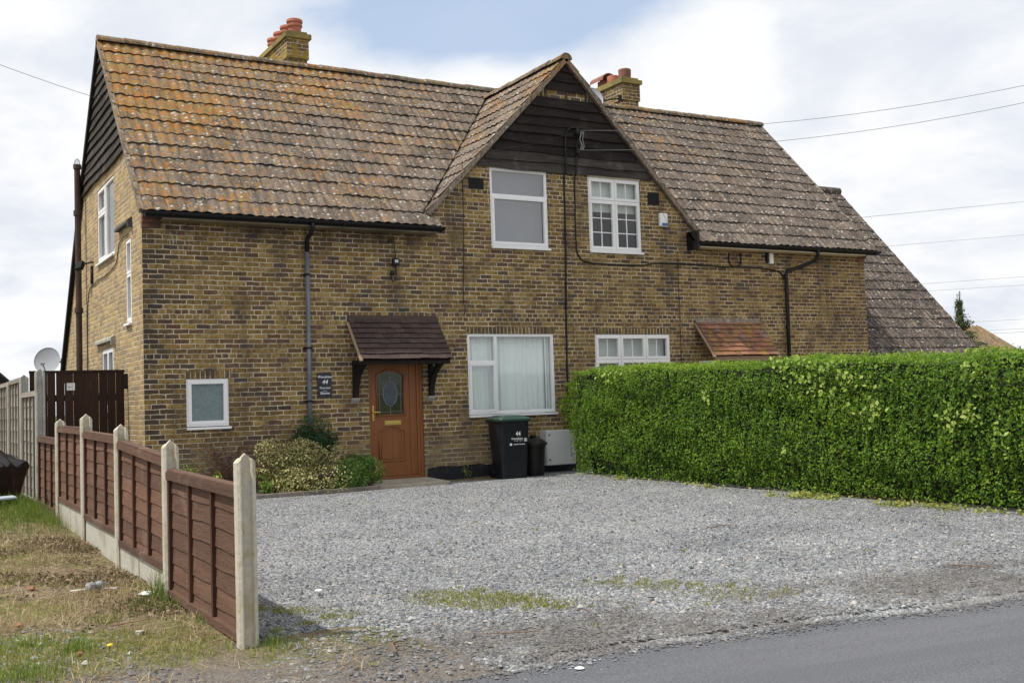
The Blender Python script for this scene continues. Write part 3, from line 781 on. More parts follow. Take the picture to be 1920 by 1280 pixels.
# last tile below each valley, bedded in mortar
for a, b in ((4.60, 4.88), (10.38, 10.62)):
    mb = MB(); mb.hexa([(a, -.24, 4.20), (b, -.24, 4.20), (b - .12, .0, 4.44), (a, .0, 4.44), (a, -.26, 4.235), (b, -.26, 4.235), (b - .12, -.02, 4.475), (a, -.02, 4.475)])
    mb.build('verge_tile', M['verge'], house)


# ---- weatherboarding
def boards(name, rows, y_of, m, along, parent=house, lap=.03):
    """rows: (z0, z1, a, b) in the wall plane; along 'x' front or 'y' left side"""
    mb = MB()
    for z0, z1, a, b in rows:
        if b - a < .05: continue
        cuts = [a]
        while b - cuts[-1] > 3.2: cuts.append(cuts[-1] + random.uniform(1.6, 2.8))
        cuts.append(b)
        for c, d in zip(cuts, cuts[1:]):
            mb.cur = random.random(); n = max(2, int((d - c) / .22)); vs = []; fs = []
            j = random.uniform(-.006, .006); ph = random.uniform(0, 6)
            for i in range(n + 1):
                u = c + .002 + (d - c - .004) * i / n; w = .012 * math.sin(u * 2.3 + ph) + .005 * math.sin(u * 7 + ph * 2) + j
                for (dep, z) in ((-.048 - j, z0 + w), (-.012, z1 + .02), (-.002, z1 + .02), (-.022 - j, z0 + w)):
                    vs.append((u, dep, z) if along == 'x' else (dep, u, z))
            for i in range(n):
                for k in range(4): fs.append((i * 4 + k, i * 4 + (k + 1) % 4, (i + 1) * 4 + (k + 1) % 4, (i + 1) * 4 + k))
            fs += [(0, 1, 2, 3), tuple(n * 4 + k for k in (3, 2, 1, 0))]
            mb.add(vs, fs)
    mb.cur = None
    return mb.build(name, m, parent)
zz = [5.385, 5.545]; st = .1735
while zz[-1] < 7.30: zz.append(zz[-1] + st)
rows = []
for z0, z1 in zip(zz, zz[1:]):
    h = (7.47 - (z0 + z1) / 2) / MG
    rows.append((z0, z1, CX - h + .01, CX + h - .01))
gap = min(range(len(rows)), key=lambda i: abs((rows[i][0] + rows[i][1]) / 2 - 6.86))
gr = rows.pop(gap)
boards('weatherboard', rows[2:], None, M['weatherboard_x'], 'x')
o = boards('weatherboard', rows[:2], None, M['weatherboard_grey'], 'x'); o['label'] = 'two silvered lowest boards of the front gable'
for x in (CX - .52, CX - .43, CX + .02, CX + .46, CX + .54):
    mb = MB(); mb.box(x - .022, x + .022, -.012, -.001, gr[0] - .02, gr[1] + .05); mb.build('stud', M['weatherboard_grey'], house)
mb = MB(); mb.box(CX - .40, CX - .02, -.004, -.001, gr[0], gr[1] + .05); mb.box(CX + .06, CX + .43, -.004, -.001, gr[0], gr[1] + .05); mb.build('exposed_brickwork', brick_mat('orange brick behind the boards', 'x', .15, gauge=.09), house)
rows = []; z = 5.40
while z < 7.55:
    zm = z + .085; f, r = side_outline(zm); rows.append((z, z + .17, f + .02, r - .02)); z += .17
boards('weatherboard', rows, None, M['weatherboard_y'], 'y')


# ---- windows
def ring(mb, P, a, b, c, d, w, d0, d1):
    for (u0, u1, z0, z1) in ((a, b, c, c + w), (a, b, d - w, d), (a, a + w, c + w, d - w), (b - w, b, c + w, d - w)):
        p = [P(u, e, z) for z in (z0, z1) for (u, e) in ((u0, d0), (u1, d0), (u1, d1), (u0, d1))]
        mb.hexa(p)
def window(P, hole, cells, label=None, glass='glass', sill=.05, fw=.045, sw=.052, set0=.012, hint=True):
    """cells: (u0,u1,z0,z1, opening?, vertical bars, horizontal bars)"""
    a, b, c, d = hole; mb = MB(); c2 = c + .045; pr = set0
    ring(mb, P, a + .002, b - .002, c2, d - .002, fw, pr, pr + .07)
    us = sorted({u for k in cells for u in k[:2]})
    for k in cells:                                              # mullions and transoms on the inner edges of the cells
        if k[0] > a + .1: z0, z1 = k[2], k[3]; mb.hexa([P(u, e, z) for z in (max(z0, c2 + fw) , min(z1, d - fw)) for (u, e) in ((k[0] - .024, pr), (k[0] + .024, pr), (k[0] + .024, pr + .068), (k[0] - .024, pr + .068))])
        if k[3] < d - .1: mb.hexa([P(u, e, z) for z in (k[3] - .024, k[3] + .024) for (u, e) in ((max(k[0], a + fw), pr + .001), (min(k[1], b - fw), pr + .001), (min(k[1], b - fw), pr + .067), (max(k[0], a + fw), pr + .067))])
    fr = mb.build('window', M['upvc'], house, bevel=.004)
    if label: fr['label'] = label
    mp = MB(); mbar = MB(); ms = MB()
    for u0, u1, z0, z1, op, nv, nh in cells:
        i0 = u0 + (fw if u0 < a + .1 else .024); i1 = u1 - (fw if u1 > b - .1 else .024)
        j0 = max(z0, c2) + (fw if z0 < c2 + .1 else .024); j1 = z1 - (fw if z1 > d - .1 else .024)
        if op:
            ms = MB(); ring(ms, P, i0 - .014, i1 + .014, j0 - .014, j1 + .014, sw, pr - .012, pr + .05); ms.build('casement', M['upvc'], fr, bevel=.005)
            i0 += sw - .016; i1 -= sw - .016; j0 += sw - .016; j1 -= sw - .016
        else: ms = MB(); ring(ms, P, i0 - .001, i1 + .001, j0 - .001, j1 + .001, .012, pr + .012, pr + .05); ms.build('glazing_bead', M['upvc'], fr)
        mp = MB(); mp.poly([P(i0, pr + .034, j0), P(i1, pr + .034, j0), P(i1, pr + .034, j1), P(i0, pr + .034, j1)]); mp.build('pane', M[glass], fr)
        if nv or nh:
            mbar = MB()
            for q in range(nv):
                u = i0 + (i1 - i0) * (q + 1) / (nv + 1); mbar.hexa([P(x, e, z) for z in (j0, j1) for (x, e) in ((u - .009, pr + .026), (u + .009, pr + .026), (u + .009, pr + .044), (u - .009, pr + .044))])
            for q in range(nh):
                z = j0 + (j1 - j0) * (q + 1) / (nh + 1); mbar.hexa([P(x, e, zc) for zc in (z - .009, z + .009) for (x, e) in ((i0, pr + .0268), (i1, pr + .0268), (i1, pr + .0432), (i0, pr + .0432))])
            mbar.build('glazing_bar', M['upvc'], fr)
    s = MB(); s.hexa([P(u, e, z) for z in (c - .004, c + .034) for (u, e) in ((a - .006, -sill), (b + .018, -sill), (b + .018, .09), (a - .006, .09))]); s.build('sill', M['upvc'], fr, bevel=.004)
    mk = MB(); mk.poly([P(a - .06, .62, c - .1), P(b + .06, .62, c - .1), P(b + .06, .62, d + .1), P(a - .06, .62, d + .1)])
    return fr


def curtain(fr, u0, u1, z0, z1, y, waves, amp, m='curtain', P=PF):
    n = int(waves * 10); V = []; F = []
    for i in range(n + 1):
        t = i / n; u = u0 + (u1 - u0) * t; d = y + amp * math.sin(2 * math.pi * waves * t + 1.3 * math.sin(t * 9)) + amp * .4 * math.sin(t * 61)
        V += [P(u, d, z0), P(u + .01 * math.sin(t * 40), d * .97 + .004, z1)]
    for i in range(n): F.append((2 * i, 2 * i + 2, 2 * i + 3, 2 * i + 1))
    return npmesh('curtain' if m == 'curtain' else 'blind', V, F, M[m], fr, smooth=True)  # the non-curtain sheet is added to imitate cloud reflected in the glass


# small obscured window, left
fr = window(PF, W1, [(W1[0], W1[1], W1[2], W1[3], True, 0, 0)], 'small square window with obscured glass', 'obscure')
# big ground floor window with net curtains
fr = window(PF, W2, [(W2[0], 6.0, 1.915, W2[3], False, 0, 0), (W2[0], 6.0, W2[2], 1.915, True, 0, 0), (6.0, W2[1], W2[2], W2[3], False, 0, 0)], 'wide ground floor window hung with net curtains')
curtain(fr, 5.45, 6.03, 1.0, 2.40, .17, 6, .012); curtain(fr, 6.08, 7.09, 1.0, 2.40, .17, 8, .018)
curtain(fr, 6.02, 6.13, 1.0, 2.40, .14, 2, .012); curtain(fr, 7.07, 7.21, 1.0, 2.40, .13, 3, .012)
# upper windows in the gable
fr = window(PF, W3, [(W3[0], W3[1], 4.885, W3[3], False, 0, 0), (W3[0], W3[1], W3[2], 4.885, True, 0, 0)], 'upper window of two plain grey panes', 'glass_grey')
curtain(fr, W3[0] + .01, W3[1] - .01, 3.96, 5.36, .24, 2, .004, 'reflection_sheet')  # sheet added behind the panes, its grey standing in for reflected cloud
xm = (W4[0] + W4[1]) / 2
fr = window(PF, W4, [(W4[0], xm, 4.935, W4[3], True, 1, 0), (xm, W4[1], 4.935, W4[3], True, 1, 0), (W4[0], xm, W4[2], 4.935, True, 1, 2), (xm, W4[1], W4[2], 4.935, True, 1, 2)], 'upper window divided by white Georgian bars')
mb = MB(); mb.box(W4[0] + .02, W4[1] - .02, .150, .155, 4.74, 5.36); mb.build('blind', M['blind'], fr)
t3 = (W5[1] - W5[0]) / 3; c3 = [W5[0] + t3 * i for i in range(4)]
fr = window(PF, W5, [(c3[i], c3[i + 1], 1.93, W5[3], True, 1, 0) for i in range(3)] + [(c3[i], c3[i + 1], W5[2], 1.93, True, 1, 1) for i in range(3)], 'three light ground floor window with Georgian bars')
mb = MB(); mb.box(W5[0] + .02, W5[1] - .02, .20, .205, 1.99, 2.39); mb.build('blind', M['blind'], fr)
# side windows
um = S1[0] + (S1[1] - S1[0]) * .52
window(PS, S1, [(S1[0], um, S1[2], S1[3], False, 0, 0), (um, S1[1], 4.78, S1[3], True, 0, 0), (um, S1[1], S1[2], 4.78, True, 0, 0)], 'tall upper window in the side wall')
window(PS, S2, [(S2[0], S2[1], 3.42, S2[3], True, 0, 0), (S2[0], S2[1], S2[2], 3.42, True, 0, 0)], 'narrow landing window in the side wall', sw=.04)
window(PS, S3, [(S3[0], (S3[0] + S3[1]) / 2, S3[2], S3[3], True, 0, 0), ((S3[0] + S3[1]) / 2, S3[1], S3[2], S3[3], True, 0, 0)], 'lower side window half hidden by the gate')
for a, b, z in ((.70, 1.80, 4.235), (2.24, 3.95, 2.50)):
    mb = MB(); pts = [(-.075, a, z), (-.075, b, z - .0), (-.0, b, z + .06), (-.0, a, z + .06)]
    mb.hexa([(-.075, a, z - .045), (-.075, b, z - .045), (0, b, z - .045), (0, a, z - .045), (-.075, a, z), (-.075, b, z), (-.002, b, z + .045), (-.002, a, z + .045)])
    mb.box(-.075, 0, a - .02, a + .03, z - .12, z - .05); mb.build('window_hood', M['lead'] if z > 4 else M['concrete_grey'], house)
# brick-on-edge lintels
for a, b, z in ((W1[0] - .02, W1[1] + .03, W1[3]), (W2[0] - .03, W2[1] + .03, W2[3]), (W5[0] - .03, W5[1] + .03, W5[3])):
    mb = MB(); mb.box(a, b, -.003, .03, z + .002, z + .118); mb.build('lintel', M['brick_lintel'], house)
# heads of the upper windows
for w in (W3, W4):
    mb = MB(); mb.box(w[0] - .01, w[1] + .01, -.012, .0, w[3] - .004, w[3] + .03); mb.build('window_head', M['cream'], house)


# ---- front door
def make_door():
    a, b, c, d = DR; mb = MB()
    mb.box(a, a + .05, .03, .11, c, d); mb.box(b - .05, b, .03, .11, c, d); mb.box(a + .05, b - .05, .03, .11, d - .05, d); mb.box(a + .05, b - .05, .03, .11, c, c + .045)
    fr = mb.build('front_door', M['door'], house, bevel=.006)
    mb = MB(); mb.box(4.325, 4.40, .035, .10, .05, d - .05); mb.box(4.40, 4.455, .055, .10, .05, d - .05); mb.box(4.455, b - .05, .04, .10, .05, d - .05); mb.build('side_post', M['door'], fr, bevel=.006)
    l0, l1, z0, z1 = a + .05, 4.325, .05, d - .05
    gx0, gx1, gz0, gz1 = 3.752, 4.215, 1.075, 1.79
    arch = lambda x: gz1 - .075 * (2 * abs(x - (gx0 + gx1) / 2) / (gx1 - gx0)) ** 2.2
    mb = MB(); mb.box(l0, gx0, .05, .095, z0, z1); mb.box(gx1, l1, .05, .095, z0, z1); mb.box(gx0, gx1, .05, .095, z0, gz0)
    n = 10
    for i in range(n):
        x0, x1 = gx0 + (gx1 - gx0) * i / n, gx0 + (gx1 - gx0) * (i + 1) / n
        mb.hexa([(x0, .05, arch(x0)), (x1, .05, arch(x1)), (x1, .095, arch(x1)), (x0, .095, arch(x0)), (x0, .05, z1), (x1, .05, z1), (x1, .095, z1), (x0, .095, z1)])
    leaf = mb.build('door_leaf', M['door'], fr)
    # raised mouldings round the glass and the lower panel
    def loop(pts, r): m2.tube(pts + [pts[0]], r, 8)
    m2 = MB(); xs = np.linspace(gx0 - .02, gx1 + .02, 12)
    up = [(x, .046, arch(min(max(x, gx0), gx1)) + .022) for x in xs]
    loop([(gx0 - .02, .046, gz0 - .02)] + up + [(gx1 + .02, .046, gz0 - .02)], .016)
    px0, px1, pz0, pz1 = 3.755, 4.225, .30, .80
    top = []
    for i in range(13):
        t = i / 12; x = px0 + (px1 - px0) * t; s = 2 * abs(t - .5)
        top.append((x, .047, pz1 + (.075 * (1 - (s / .8) ** 2) if s < .8 else 0)))
    loop([(px0, .047, pz0)] + top + [(px1, .047, pz0)], .014)
    loop([(px0 + .04, .049, pz0 + .04)] + [(x * .9 + (px0 + px1) / 2 * .1 + 0, .049, z - .045) for x, _, z in top[1:-1]] + [(px1 - .04, .049, pz0 + .04)], .007)
    m2.build('moulding', M['door'], fr, smooth=True)
    mb = MB(); ar = [(x, .072, arch(x)) for x in np.linspace(gx1, gx0, 11)]
    mb.poly([(gx0, .072, gz0), (gx1, .072, gz0)] + ar); mb.build('door_glass', M['stained'], fr)
    cx, cz = (gx0 + gx1) / 2, 1.43; ell = lambda k, y: [(cx + .128 * k * math.cos(t), y, cz + .205 * k * math.sin(t) * (1.06 if math.sin(t) < 0 else 1)) for t in np.linspace(0, 2 * math.pi, 25)]
    mb = MB(); mb.poly(ell(1, .070)[:-1]); mb.build('oval_pane', M['oval'], fr)
    mb = MB(); mb.tube(ell(1, .068), .005, 6); mb.tube([(cx, .069, cz + .205), (cx, .069, gz1)], .004, 6); mb.tube([(cx, .069, cz - .217), (cx, .069, gz0)], .004, 6)
    mb.tube([(gx0, .069, cz - .02), (cx - .128, .069, cz - .02)], .004, 6); mb.tube([(cx + .128, .069, cz - .02), (gx1, .069, cz - .02)], .004, 6)
    mb.tube([(gx0 + .04, .069, gz0), (gx0 + .04, .069, arch(gx0 + .04))], .003, 6); mb.tube([(gx1 - .04, .069, gz0), (gx1 - .04, .069, arch(gx1 - .04))], .003, 6); mb.tube([(gx0, .069, gz0 + .04), (gx1, .069, gz0 + .04)], .003, 6)
    for k in (1.25, 1.5): mb.tube([p for p in ell(k, .0695) if p[2] > cz + .08 and gx0 < p[0] < gx1], .003, 6)
    mb.build('leading', M['steel'], fr)
    mb = MB(); mb.box(3.648, 3.675, .040, .05, .975, 1.225); mb.tube([(3.661, .04, 1.115), (3.661, .0, 1.115), (3.70, -.012, 1.118), (3.765, -.012, 1.112)], .011, 8); mb.build('handle', M['brass'], fr, smooth=False, bevel=.002)
    mb = MB(); mb.box(3.862, 4.155, .036, .05, .895, .968); mb.box(3.885, 4.132, .030, .036, .912, .951); mb.build('letterbox', M['brass'], fr, bevel=.003)
    return fr
make_door()['label'] = 'orange brown front door with an oval of leaded glass'
mb = MB(); a, b, c, d = DR2; mb.box(a, b, .06, .10, c, d); fr = mb.build('front_door', M['red_door'], house); fr['label'] = 'red door almost hidden by the hedge'
mb = MB(); ring(mb, PF, a, b, c, d, .05, .02, .06); mb.build('door_frame', M['upvc'], fr)


# ---- door canopies
def canopy(x0, x1, zt, zb, yb, n, m, label):
    L = math.hypot(yb, zt - zb); V = Vector((0, yb, zb - zt)).normalized(); N = Vector((0, -(zt - zb), -yb)).normalized()
    mb = MB(); g = L / n
    for k in range(n):
        x = x0 + (0 if k % 2 else .085); edges = [x0]
        while x < x1 - .06:
            if x > x0 + .04: edges.append(x)
            x += random.uniform(.15, .19)
        edges.append(x1)
        for a, b in zip(edges, edges[1:]):
            mb.cur = random.random(); j = random.uniform(-.008, .008); t = random.uniform(0, .006)
            p0 = Vector((0, 0, zt)) + V * (g * k - .03); p1 = Vector((0, 0, zt)) + V * (g * (k + 1) + .012 + j)
            if k == 0: p0 = Vector((0, 0, zt))
            A = [Vector((a + .002, 0, 0)), Vector((b - .002, 0, 0))]
            lo0, hi0, lo1, hi1 = N * .0, N * .010, N * (.024 + t), N * (.036 + t)
            mb.hexa([A[0] + p1 + lo1, A[1] + p1 + lo1, A[1] + p0 + lo0, A[0] + p0 + lo0, A[0] + p1 + hi1, A[1] + p1 + hi1, A[1] + p0 + hi0, A[0] + p0 + hi0])
    mb.cur = None
    o = mb.build('door_canopy', m, house); o['label'] = label
    return o, V, N
o, V_, N_ = canopy(3.235, 4.85, 2.665, 1.965, -.575, 8, M['canopy_brown'], 'brown tiled canopy on black brackets')
mb = MB(); mb.prism([(3.228, 0, 2.72), (3.228, -.05, 2.60), (3.228, 0, 2.58)], (1.63, 0, 0)); mb.build('flashing', M['canopy_brown'], o)
mb = MB(); mb.bar((3.222, -.03, 2.60), (3.222, -.585, 1.945), .028, .05, (1, 0, 0)); mb.build('verge_board', M['pale_timber'], o)
mb = MB(); mb.box(3.26, 4.83, -.52, -.43, 1.885, 1.965); mb.box(3.26, 4.83, -.08, -.001, 2.42, 2.52); mb.poly([(3.24, -.56, 1.955), (4.84, -.56, 1.955), (4.84, -.01, 2.625), (3.24, -.01, 2.625)])
mb.build('canopy_frame', M['black_timber'], o)
for x in (3.33, 4.70):
    mb = MB()
    pts = [(x, -.03, 1.40), (x, -.06, 1.56), (x, -.17, 1.74), (x, -.33, 1.86), (x, -.47, 1.92)]
    for p, q in zip(pts, pts[1:]): mb.bar(Vector(p), Vector(q) + (Vector(q) - Vector(p)) * .12, .075, .085, (1, 0, 0))
    mb.box(x - .0375, x + .0375, -.075, -.001, 1.36, 1.97); mb.box(x - .0378, x + .0378, -.50, -.076, 1.895, 1.955); mb.build('bracket', M['black_timber'], o)
    mb = MB(); mb.hexa([(x - .07, -.07, 1.33), (x + .06, -.07, 1.33), (x + .06, -.001, 1.27), (x - .07, -.001, 1.27), (x - .07, -.08, 1.36), (x + .06, -.08, 1.36), (x + .06, -.001, 1.36), (x - .07, -.001, 1.36)]); mb.build('corbel', M['concrete_grey'], o)
o, V_, N_ = canopy(10.51, 12.17, 2.68, 1.965, -.55, 8, M['canopy_orange'], 'orange clay tile canopy above the hedge')
mb = MB(); mb.prism([(10.50, 0, 2.74), (10.50, -.085, 2.60), (10.50, 0, 2.58)], (1.68, 0, 0)); mb.build('flashing', M['verge'], o)
mb = MB(); mb.bar((10.497, -.03, 2.61), (10.497, -.575, 1.935), .03, .06, (1, 0, 0)); mb.box(10.53, 12.15, -.53, -.50, 1.86, 1.955); mb.build('canopy_frame', M['pale_timber'], o)
mb = MB(); mb.poly([(10.52, -.54, 1.955), (12.16, -.54, 1.955), (12.16, -.01, 2.64), (10.52, -.01, 2.64)]); mb.build('canopy_underside', M['black_timber'], o)
for x in (10.6, 12.08):
    mb = MB(); mb.box(x - .04, x + .04, -.52, -.001, 1.80, 1.88); mb.bar((x, -.03, 1.3), (x, -.46, 1.8), .07, .07, (1, 0, 0)); mb.build('bracket', M['white_paint'], o)


# ---- gutters and pipes
def gutter(x0, x1, y=-.308, z=4.200, r=.050):
    n = 10; mb = MB(); vs = []
    for x in (x0, x1):
        for k in range(n + 1):
            a = math.pi + math.pi * k / n; vs.append((x, y + r * math.cos(a), z + r * math.sin(a)))
        for k in range(n, -1, -1):
            a = math.pi + math.pi * k / n; vs.append((x, y + (r - .006) * math.cos(a), z + (r - .006) * math.sin(a)))
    q = 2 * (n + 1); mb.add(vs, [(k, (k + 1) % q, q + (k + 1) % q, q + k) for k in range(q)] + [tuple(range(n + 1)), tuple(range(q, q + n + 1))[::-1]])
    mb.box(x0 + .02, x1 - .02, -.262, -.235, 4.125, 4.20)
    for x in np.arange(x0 + .4, x1, .9): mb.box(x - .012, x + .012, y - r - .004, y + r + .004, z - r - .006, z - r + .01)
    return mb.build('gutter', M['black_plastic'], house)
gutter(-.02, 4.90); gutter(10.42, 15.50)
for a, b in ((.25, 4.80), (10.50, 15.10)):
    mb = MB(); mb.box(a, b, -.262, -.001, 4.105, 4.124); mb.build('soffit', M['cream_dark' if a < 5 else 'cream'], house)
mb = MB(); mb.box(10.38, 10.44, -.33, -.0, 4.06, 4.42); mb.build('gutter_end', M['black_plastic'], house)
M['red_brick'] = speckle('red brick corbel', (.16, .075, .05), (.26, .13, .09), 18, .9, .4, (.06, .045, .04))
for a, b, zs_ in ((-.004, .28, (4.00, 4.076, 4.152)), (15.12, HX + .003, (4.00, 4.076))):
    mb = MB()
    for k, z in enumerate(zs_): mb.box(a - .001 * k, b + .001 * k, -.02 - .055 * k, .02, z, z + .077)
    mb.build('corbel', M['red_brick'], house)
mb = MB(); mb.tube([(2.56, -.315, 4.16), (2.56, -.315, 4.08), (2.555, -.22, 3.99), (2.545, -.085, 3.93), (2.545, -.07, 3.72)], .037, 12); mb.build('downpipe_bend', M['black_plastic'], house, smooth=True)
mb = MB(); mb.tube([(2.545, -.07, 3.75), (2.525, -.07, -.05)], .0365, 14); dp = mb.build('downpipe', M['grey_pipe'], house, smooth=True)
dp['label'] = 'straight grey blue downpipe between small window and door'
for z in (3.36, 2.18, 1.33):
    mb = MB(); mb.tube([(2.536, -.07, z - .016), (2.536, -.07, z + .016)], .045, 14); mb.box(2.46, 2.62, -.03, -.001, z - .014, z + .014); mb.build('bracket', M['black_plastic'], dp)
mb = MB(); mb.tube([(13.62, -.315, 4.16), (13.62, -.315, 4.06), (13.61, -.24, 3.95), (13.30, -.10, 3.82), (12.98, -.075, 3.74), (12.93, -.07, 3.66), (12.90, -.07, -.05)], .040, 12)
dp = mb.build('downpipe', M['black_plastic'], house, smooth=True); dp['label'] = 'cranked black downpipe near the right corner'
for z in (3.6, 2.55):
    mb = MB(); mb.tube([(12.91, -.07, z - .03), (12.91, -.07, z + .03)], .05, 12); mb.build('bracket', M['black_plastic'], dp)
mb = MB(); mb.tube([(-.14, 5.14, -.1), (-.14, 5.14, 5.96)], .056, 14)
for z in (5.05, 3.2, 1.5): mb.tube([(-.14, 5.14, z - .05), (-.14, 5.14, z + .05)], .078, 14)
mb.tube([(-.14, 5.14, 5.90), (-.14, 5.14, 5.98)], .074, 14)
sp = mb.build('soil_pipe', M['iron_pipe'], house, smooth=False)
mb = MB()
for k in range(4):
    a = math.pi * k / 4; mb.tube([(-.14 + .055 * math.cos(a) * math.cos(t), 5.14 + .055 * math.sin(a) * math.cos(t), 5.98 + .12 * math.sin(t)) for t in np.linspace(0, math.pi, 9)], .004, 5)
mb.build('wire_balloon', M['steel'], sp)
# black air grilles under the gable
for a, b, c, d in ((5.555, 5.85, 4.965, 5.165), (9.46, 9.735, 4.92, 5.165)):
    mb = MB(); mb.box(a, b, -.006, .02, c, d); v = mb.build('air_vent', M['dark_hole'], house)
    mb = MB()
    for k in range(11): z = c + (d - c) * (k + .5) / 11; mb.box(a, b, -.014, -.005, z - .004, z + .004)
    for k in range(12): x = a + (b - a) * (k + .5) / 12; mb.box(x - .003, x + .003, -.012, -.0065, c, d)
    mb.build('grille', M['black_plastic'], v)


# ---- chimneys
def chimney(x0, x1, y0, y1, z0, z1, m, label):
    mb = MB(); mb.box(x0, x1, y0, y1, z0, z1 - .10); mb.box(x0 + .03, x1 - .03, y0 + .03, y1 - .03, z0 - 1.5, z0)
    ch = mb.build('chimney', m, house); ch['label'] = label
    mb = MB(); mb.box(x0 - .045, x1 + .045, y0 - .045, y1 + .045, z1 - .10, z1 - .005)
    a, b = (x0 + .02, y0 + .02), (x1 - .02, y1 - .02); mb.box(a[0], b[0], a[1], b[1], z1 - .005, z1 + .05); mb.build('cap', M['chimney_cap'], ch)
    return ch
ch = chimney(3.41, 3.85, 3.25, 4.86, 7.98, 8.47, M['brick_stack'], 'left chimney stack yellow with lichen, four pots')
prof = [(.125, 0), (.125, .14), (.15, .155), (.15, .19), (.132, .20), (.132, .215), (.158, .24), (.155, .285), (.13, .30), (.09, .305)]
for y in (3.42, 3.83, 4.25, 4.66):
    mb = MB(); mb.lathe(prof, (3.63, y, 8.49), 24); mb.build('chimney_pot', M['terracotta'], ch, smooth=False)
ch = chimney(11.35, 11.85, 3.25, 4.6, 8.03, 8.52, M['brick_stack_dark'], 'right chimney stack with sooty pots and a hooded one')
mb = MB(); mb.lathe([(.135, 0), (.145, .12), (.150, .25), (.135, .27), (.11, .275)], (11.58, 3.45, 8.53), 24); mb.build('chimney_pot', M['soot_pot'], ch)
mb = MB(); mb.lathe([(.14, 0), (.15, .14), (.15, .22), (.12, .235)], (11.58, 3.90, 8.53), 24); mb.build('chimney_pot', M['terracotta'], ch)
mb = MB(); mb.lathe([(.13, 0), (.13, .20), (.11, .21)], (11.58, 4.33, 8.53), 24)
hood = []
for k in range(9):
    a = math.pi * k / 8; hood.append((11.58 + .20 * math.cos(a), 0, 8.71 + .16 * math.sin(a)))
for p, q in zip(hood, hood[1:]): mb.hexa([(p[0], 4.05, p[2]), (q[0], 4.05, q[2]), (q[0], 4.60, q[2]), (p[0], 4.60, p[2]), (p[0], 4.05, p[2] + .018), (q[0], 4.05, q[2] + .018), (q[0], 4.60, q[2] + .018), (p[0], 4.60, p[2] + .018)])
mb.build('chimney_pot', M['soot_pot'], ch)
mb = MB(); mb.hexa([(3.40, -.70, -.16), (4.75, -.62, -.16), (4.62, -.001, -.16), (3.40, -.001, -.16), (3.40, -.69, -.045), (4.72, -.61, -.045), (4.60, -.001, -.002), (3.40, -.001, -.002)]); mb.build('doorstep', M['slab'], house, bevel=.008)


# ================================================================== things fixed to the house
def text_part(txt, size, loc, rot, m, parent, shear=0., depth=.0015, align='CENTER', bold=0., name='lettering', sx=1.):
    cu = bpy.data.curves.new('lettering', 'FONT'); cu.body = txt; cu.size = size; cu.align_x = align; cu.shear = shear; cu.extrude = depth; cu.offset = bold; cu.resolution_u = 3
    o = bpy.data.objects.new('lettering', cu); COL.objects.link(o); bpy.context.view_layer.update()
    me = bpy.data.meshes.new_from_object(o.evaluated_get(bpy.context.evaluated_depsgraph_get())); bpy.data.objects.remove(o)
    me.transform(Matrix.Translation(Vector(loc)) @ Matrix.Rotation(rot[2], 4, 'Z') @ Matrix.Rotation(rot[0], 4, 'X') @ Matrix.Rotation(rot[1], 4, 'Y') @ Matrix.Diagonal((sx, 1, 1, 1)))
    me.materials.clear(); me.materials.append(m); me.name = name
    t = bpy.data.objects.new(name, me); COL.objects.link(t); t.parent = parent; return t
RX = math.pi / 2
t = thing('house_sign', 'dark slate house name plaque lettered in white beside the grey downpipe', 'sign', (2.808, -.012, 1.58))
mb = MB(); mb.box(2.690, 2.926, -.022, -.004, 1.385, 1.782); mb.build('plaque', M['slate'], t, bevel=.003)
for s_, z, sz, sh in (('Woodview', .118, .058, .25), ('44', .020, .105, .28), ('Thong Lane', -.055, .043, .2), ('Shorne', -.145, .060, .1)):
    text_part(s_, sz, (0, -.0115, z), (RX, 0, 0), M['white_paint'], t, sh, bold=.0008, sx=.92)
mb = MB(); mb.box(2.775, 2.845, -.0245, -.022, 1.487, 1.492); mb.build('underline', M['white_paint'], t)

t = thing('alarm_box', 'white burglar alarm box with blue base strip under the gable', 'alarm', (9.79, 0, 4.62))
mb = MB(); mb.box(9.695, 9.885, -.07, -.002, 4.50, 4.765); mb.build('cover', M['white_paint'], t, bevel=.02)
mb = MB(); mb.box(9.735, 9.872, -.0735, -.0695, 4.515, 4.572); mb.build('base_strip', M['blue_band'], t)
mb = MB()
for k in range(9): x = 9.77 + k * .010; z = 4.745 - k * .0185; mb.bar((x, -.071, z + .006), (x + .010, -.071, z - .006), .003, .007)
mb.build('marking', M['wire'], t)

t = thing('junction_box', 'small white junction box under the right gutter', 'box', (12.54, 0, 4.0))
mb = MB(); mb.box(12.49, 12.60, -.075, -.002, 3.87, 4.09); mb.build('case', M['white_paint'], t, bevel=.006); mb = MB(); mb.box(12.44, 12.489, -.05, -.002, 3.89, 4.085); mb.build('side_bracket', M['black_plastic'], t)

t = thing('security_light', 'black floodlight with dangling cable on the front wall above the canopy', 'light', (4.07, 0, 3.6))
mb = MB(); mb.box(4.025, 4.145, -.11, -.05, 3.555, 3.675); mb.bar((4.08, -.06, 3.60), (4.07, -.002, 3.57), .03); mb.build('lamp_head', M['black_plastic'], t, bevel=.008)
mb = MB(); mb.box(4.058, 4.118, -.114, -.108, 3.60, 3.645); mb.build('lamp_glass', M['meter'], t)
mb = MB(); mb.lathe([(.035, 0), (.04, .02), (.03, .06), (.015, .075)], (4.03, -.05, 3.40), 16); mb.build('sensor', M['black_plastic'], t, smooth=True)
mb = MB(); mb.tube([(4.075, -.012, 4.05), (4.10, -.014, 3.9), (4.115, -.016, 3.72), (4.118, -.016, 3.40), (4.095, -.016, 3.31), (4.06, -.016, 3.29), (4.03, -.016, 3.33), (4.025, -.016, 3.42)], .005, 6)
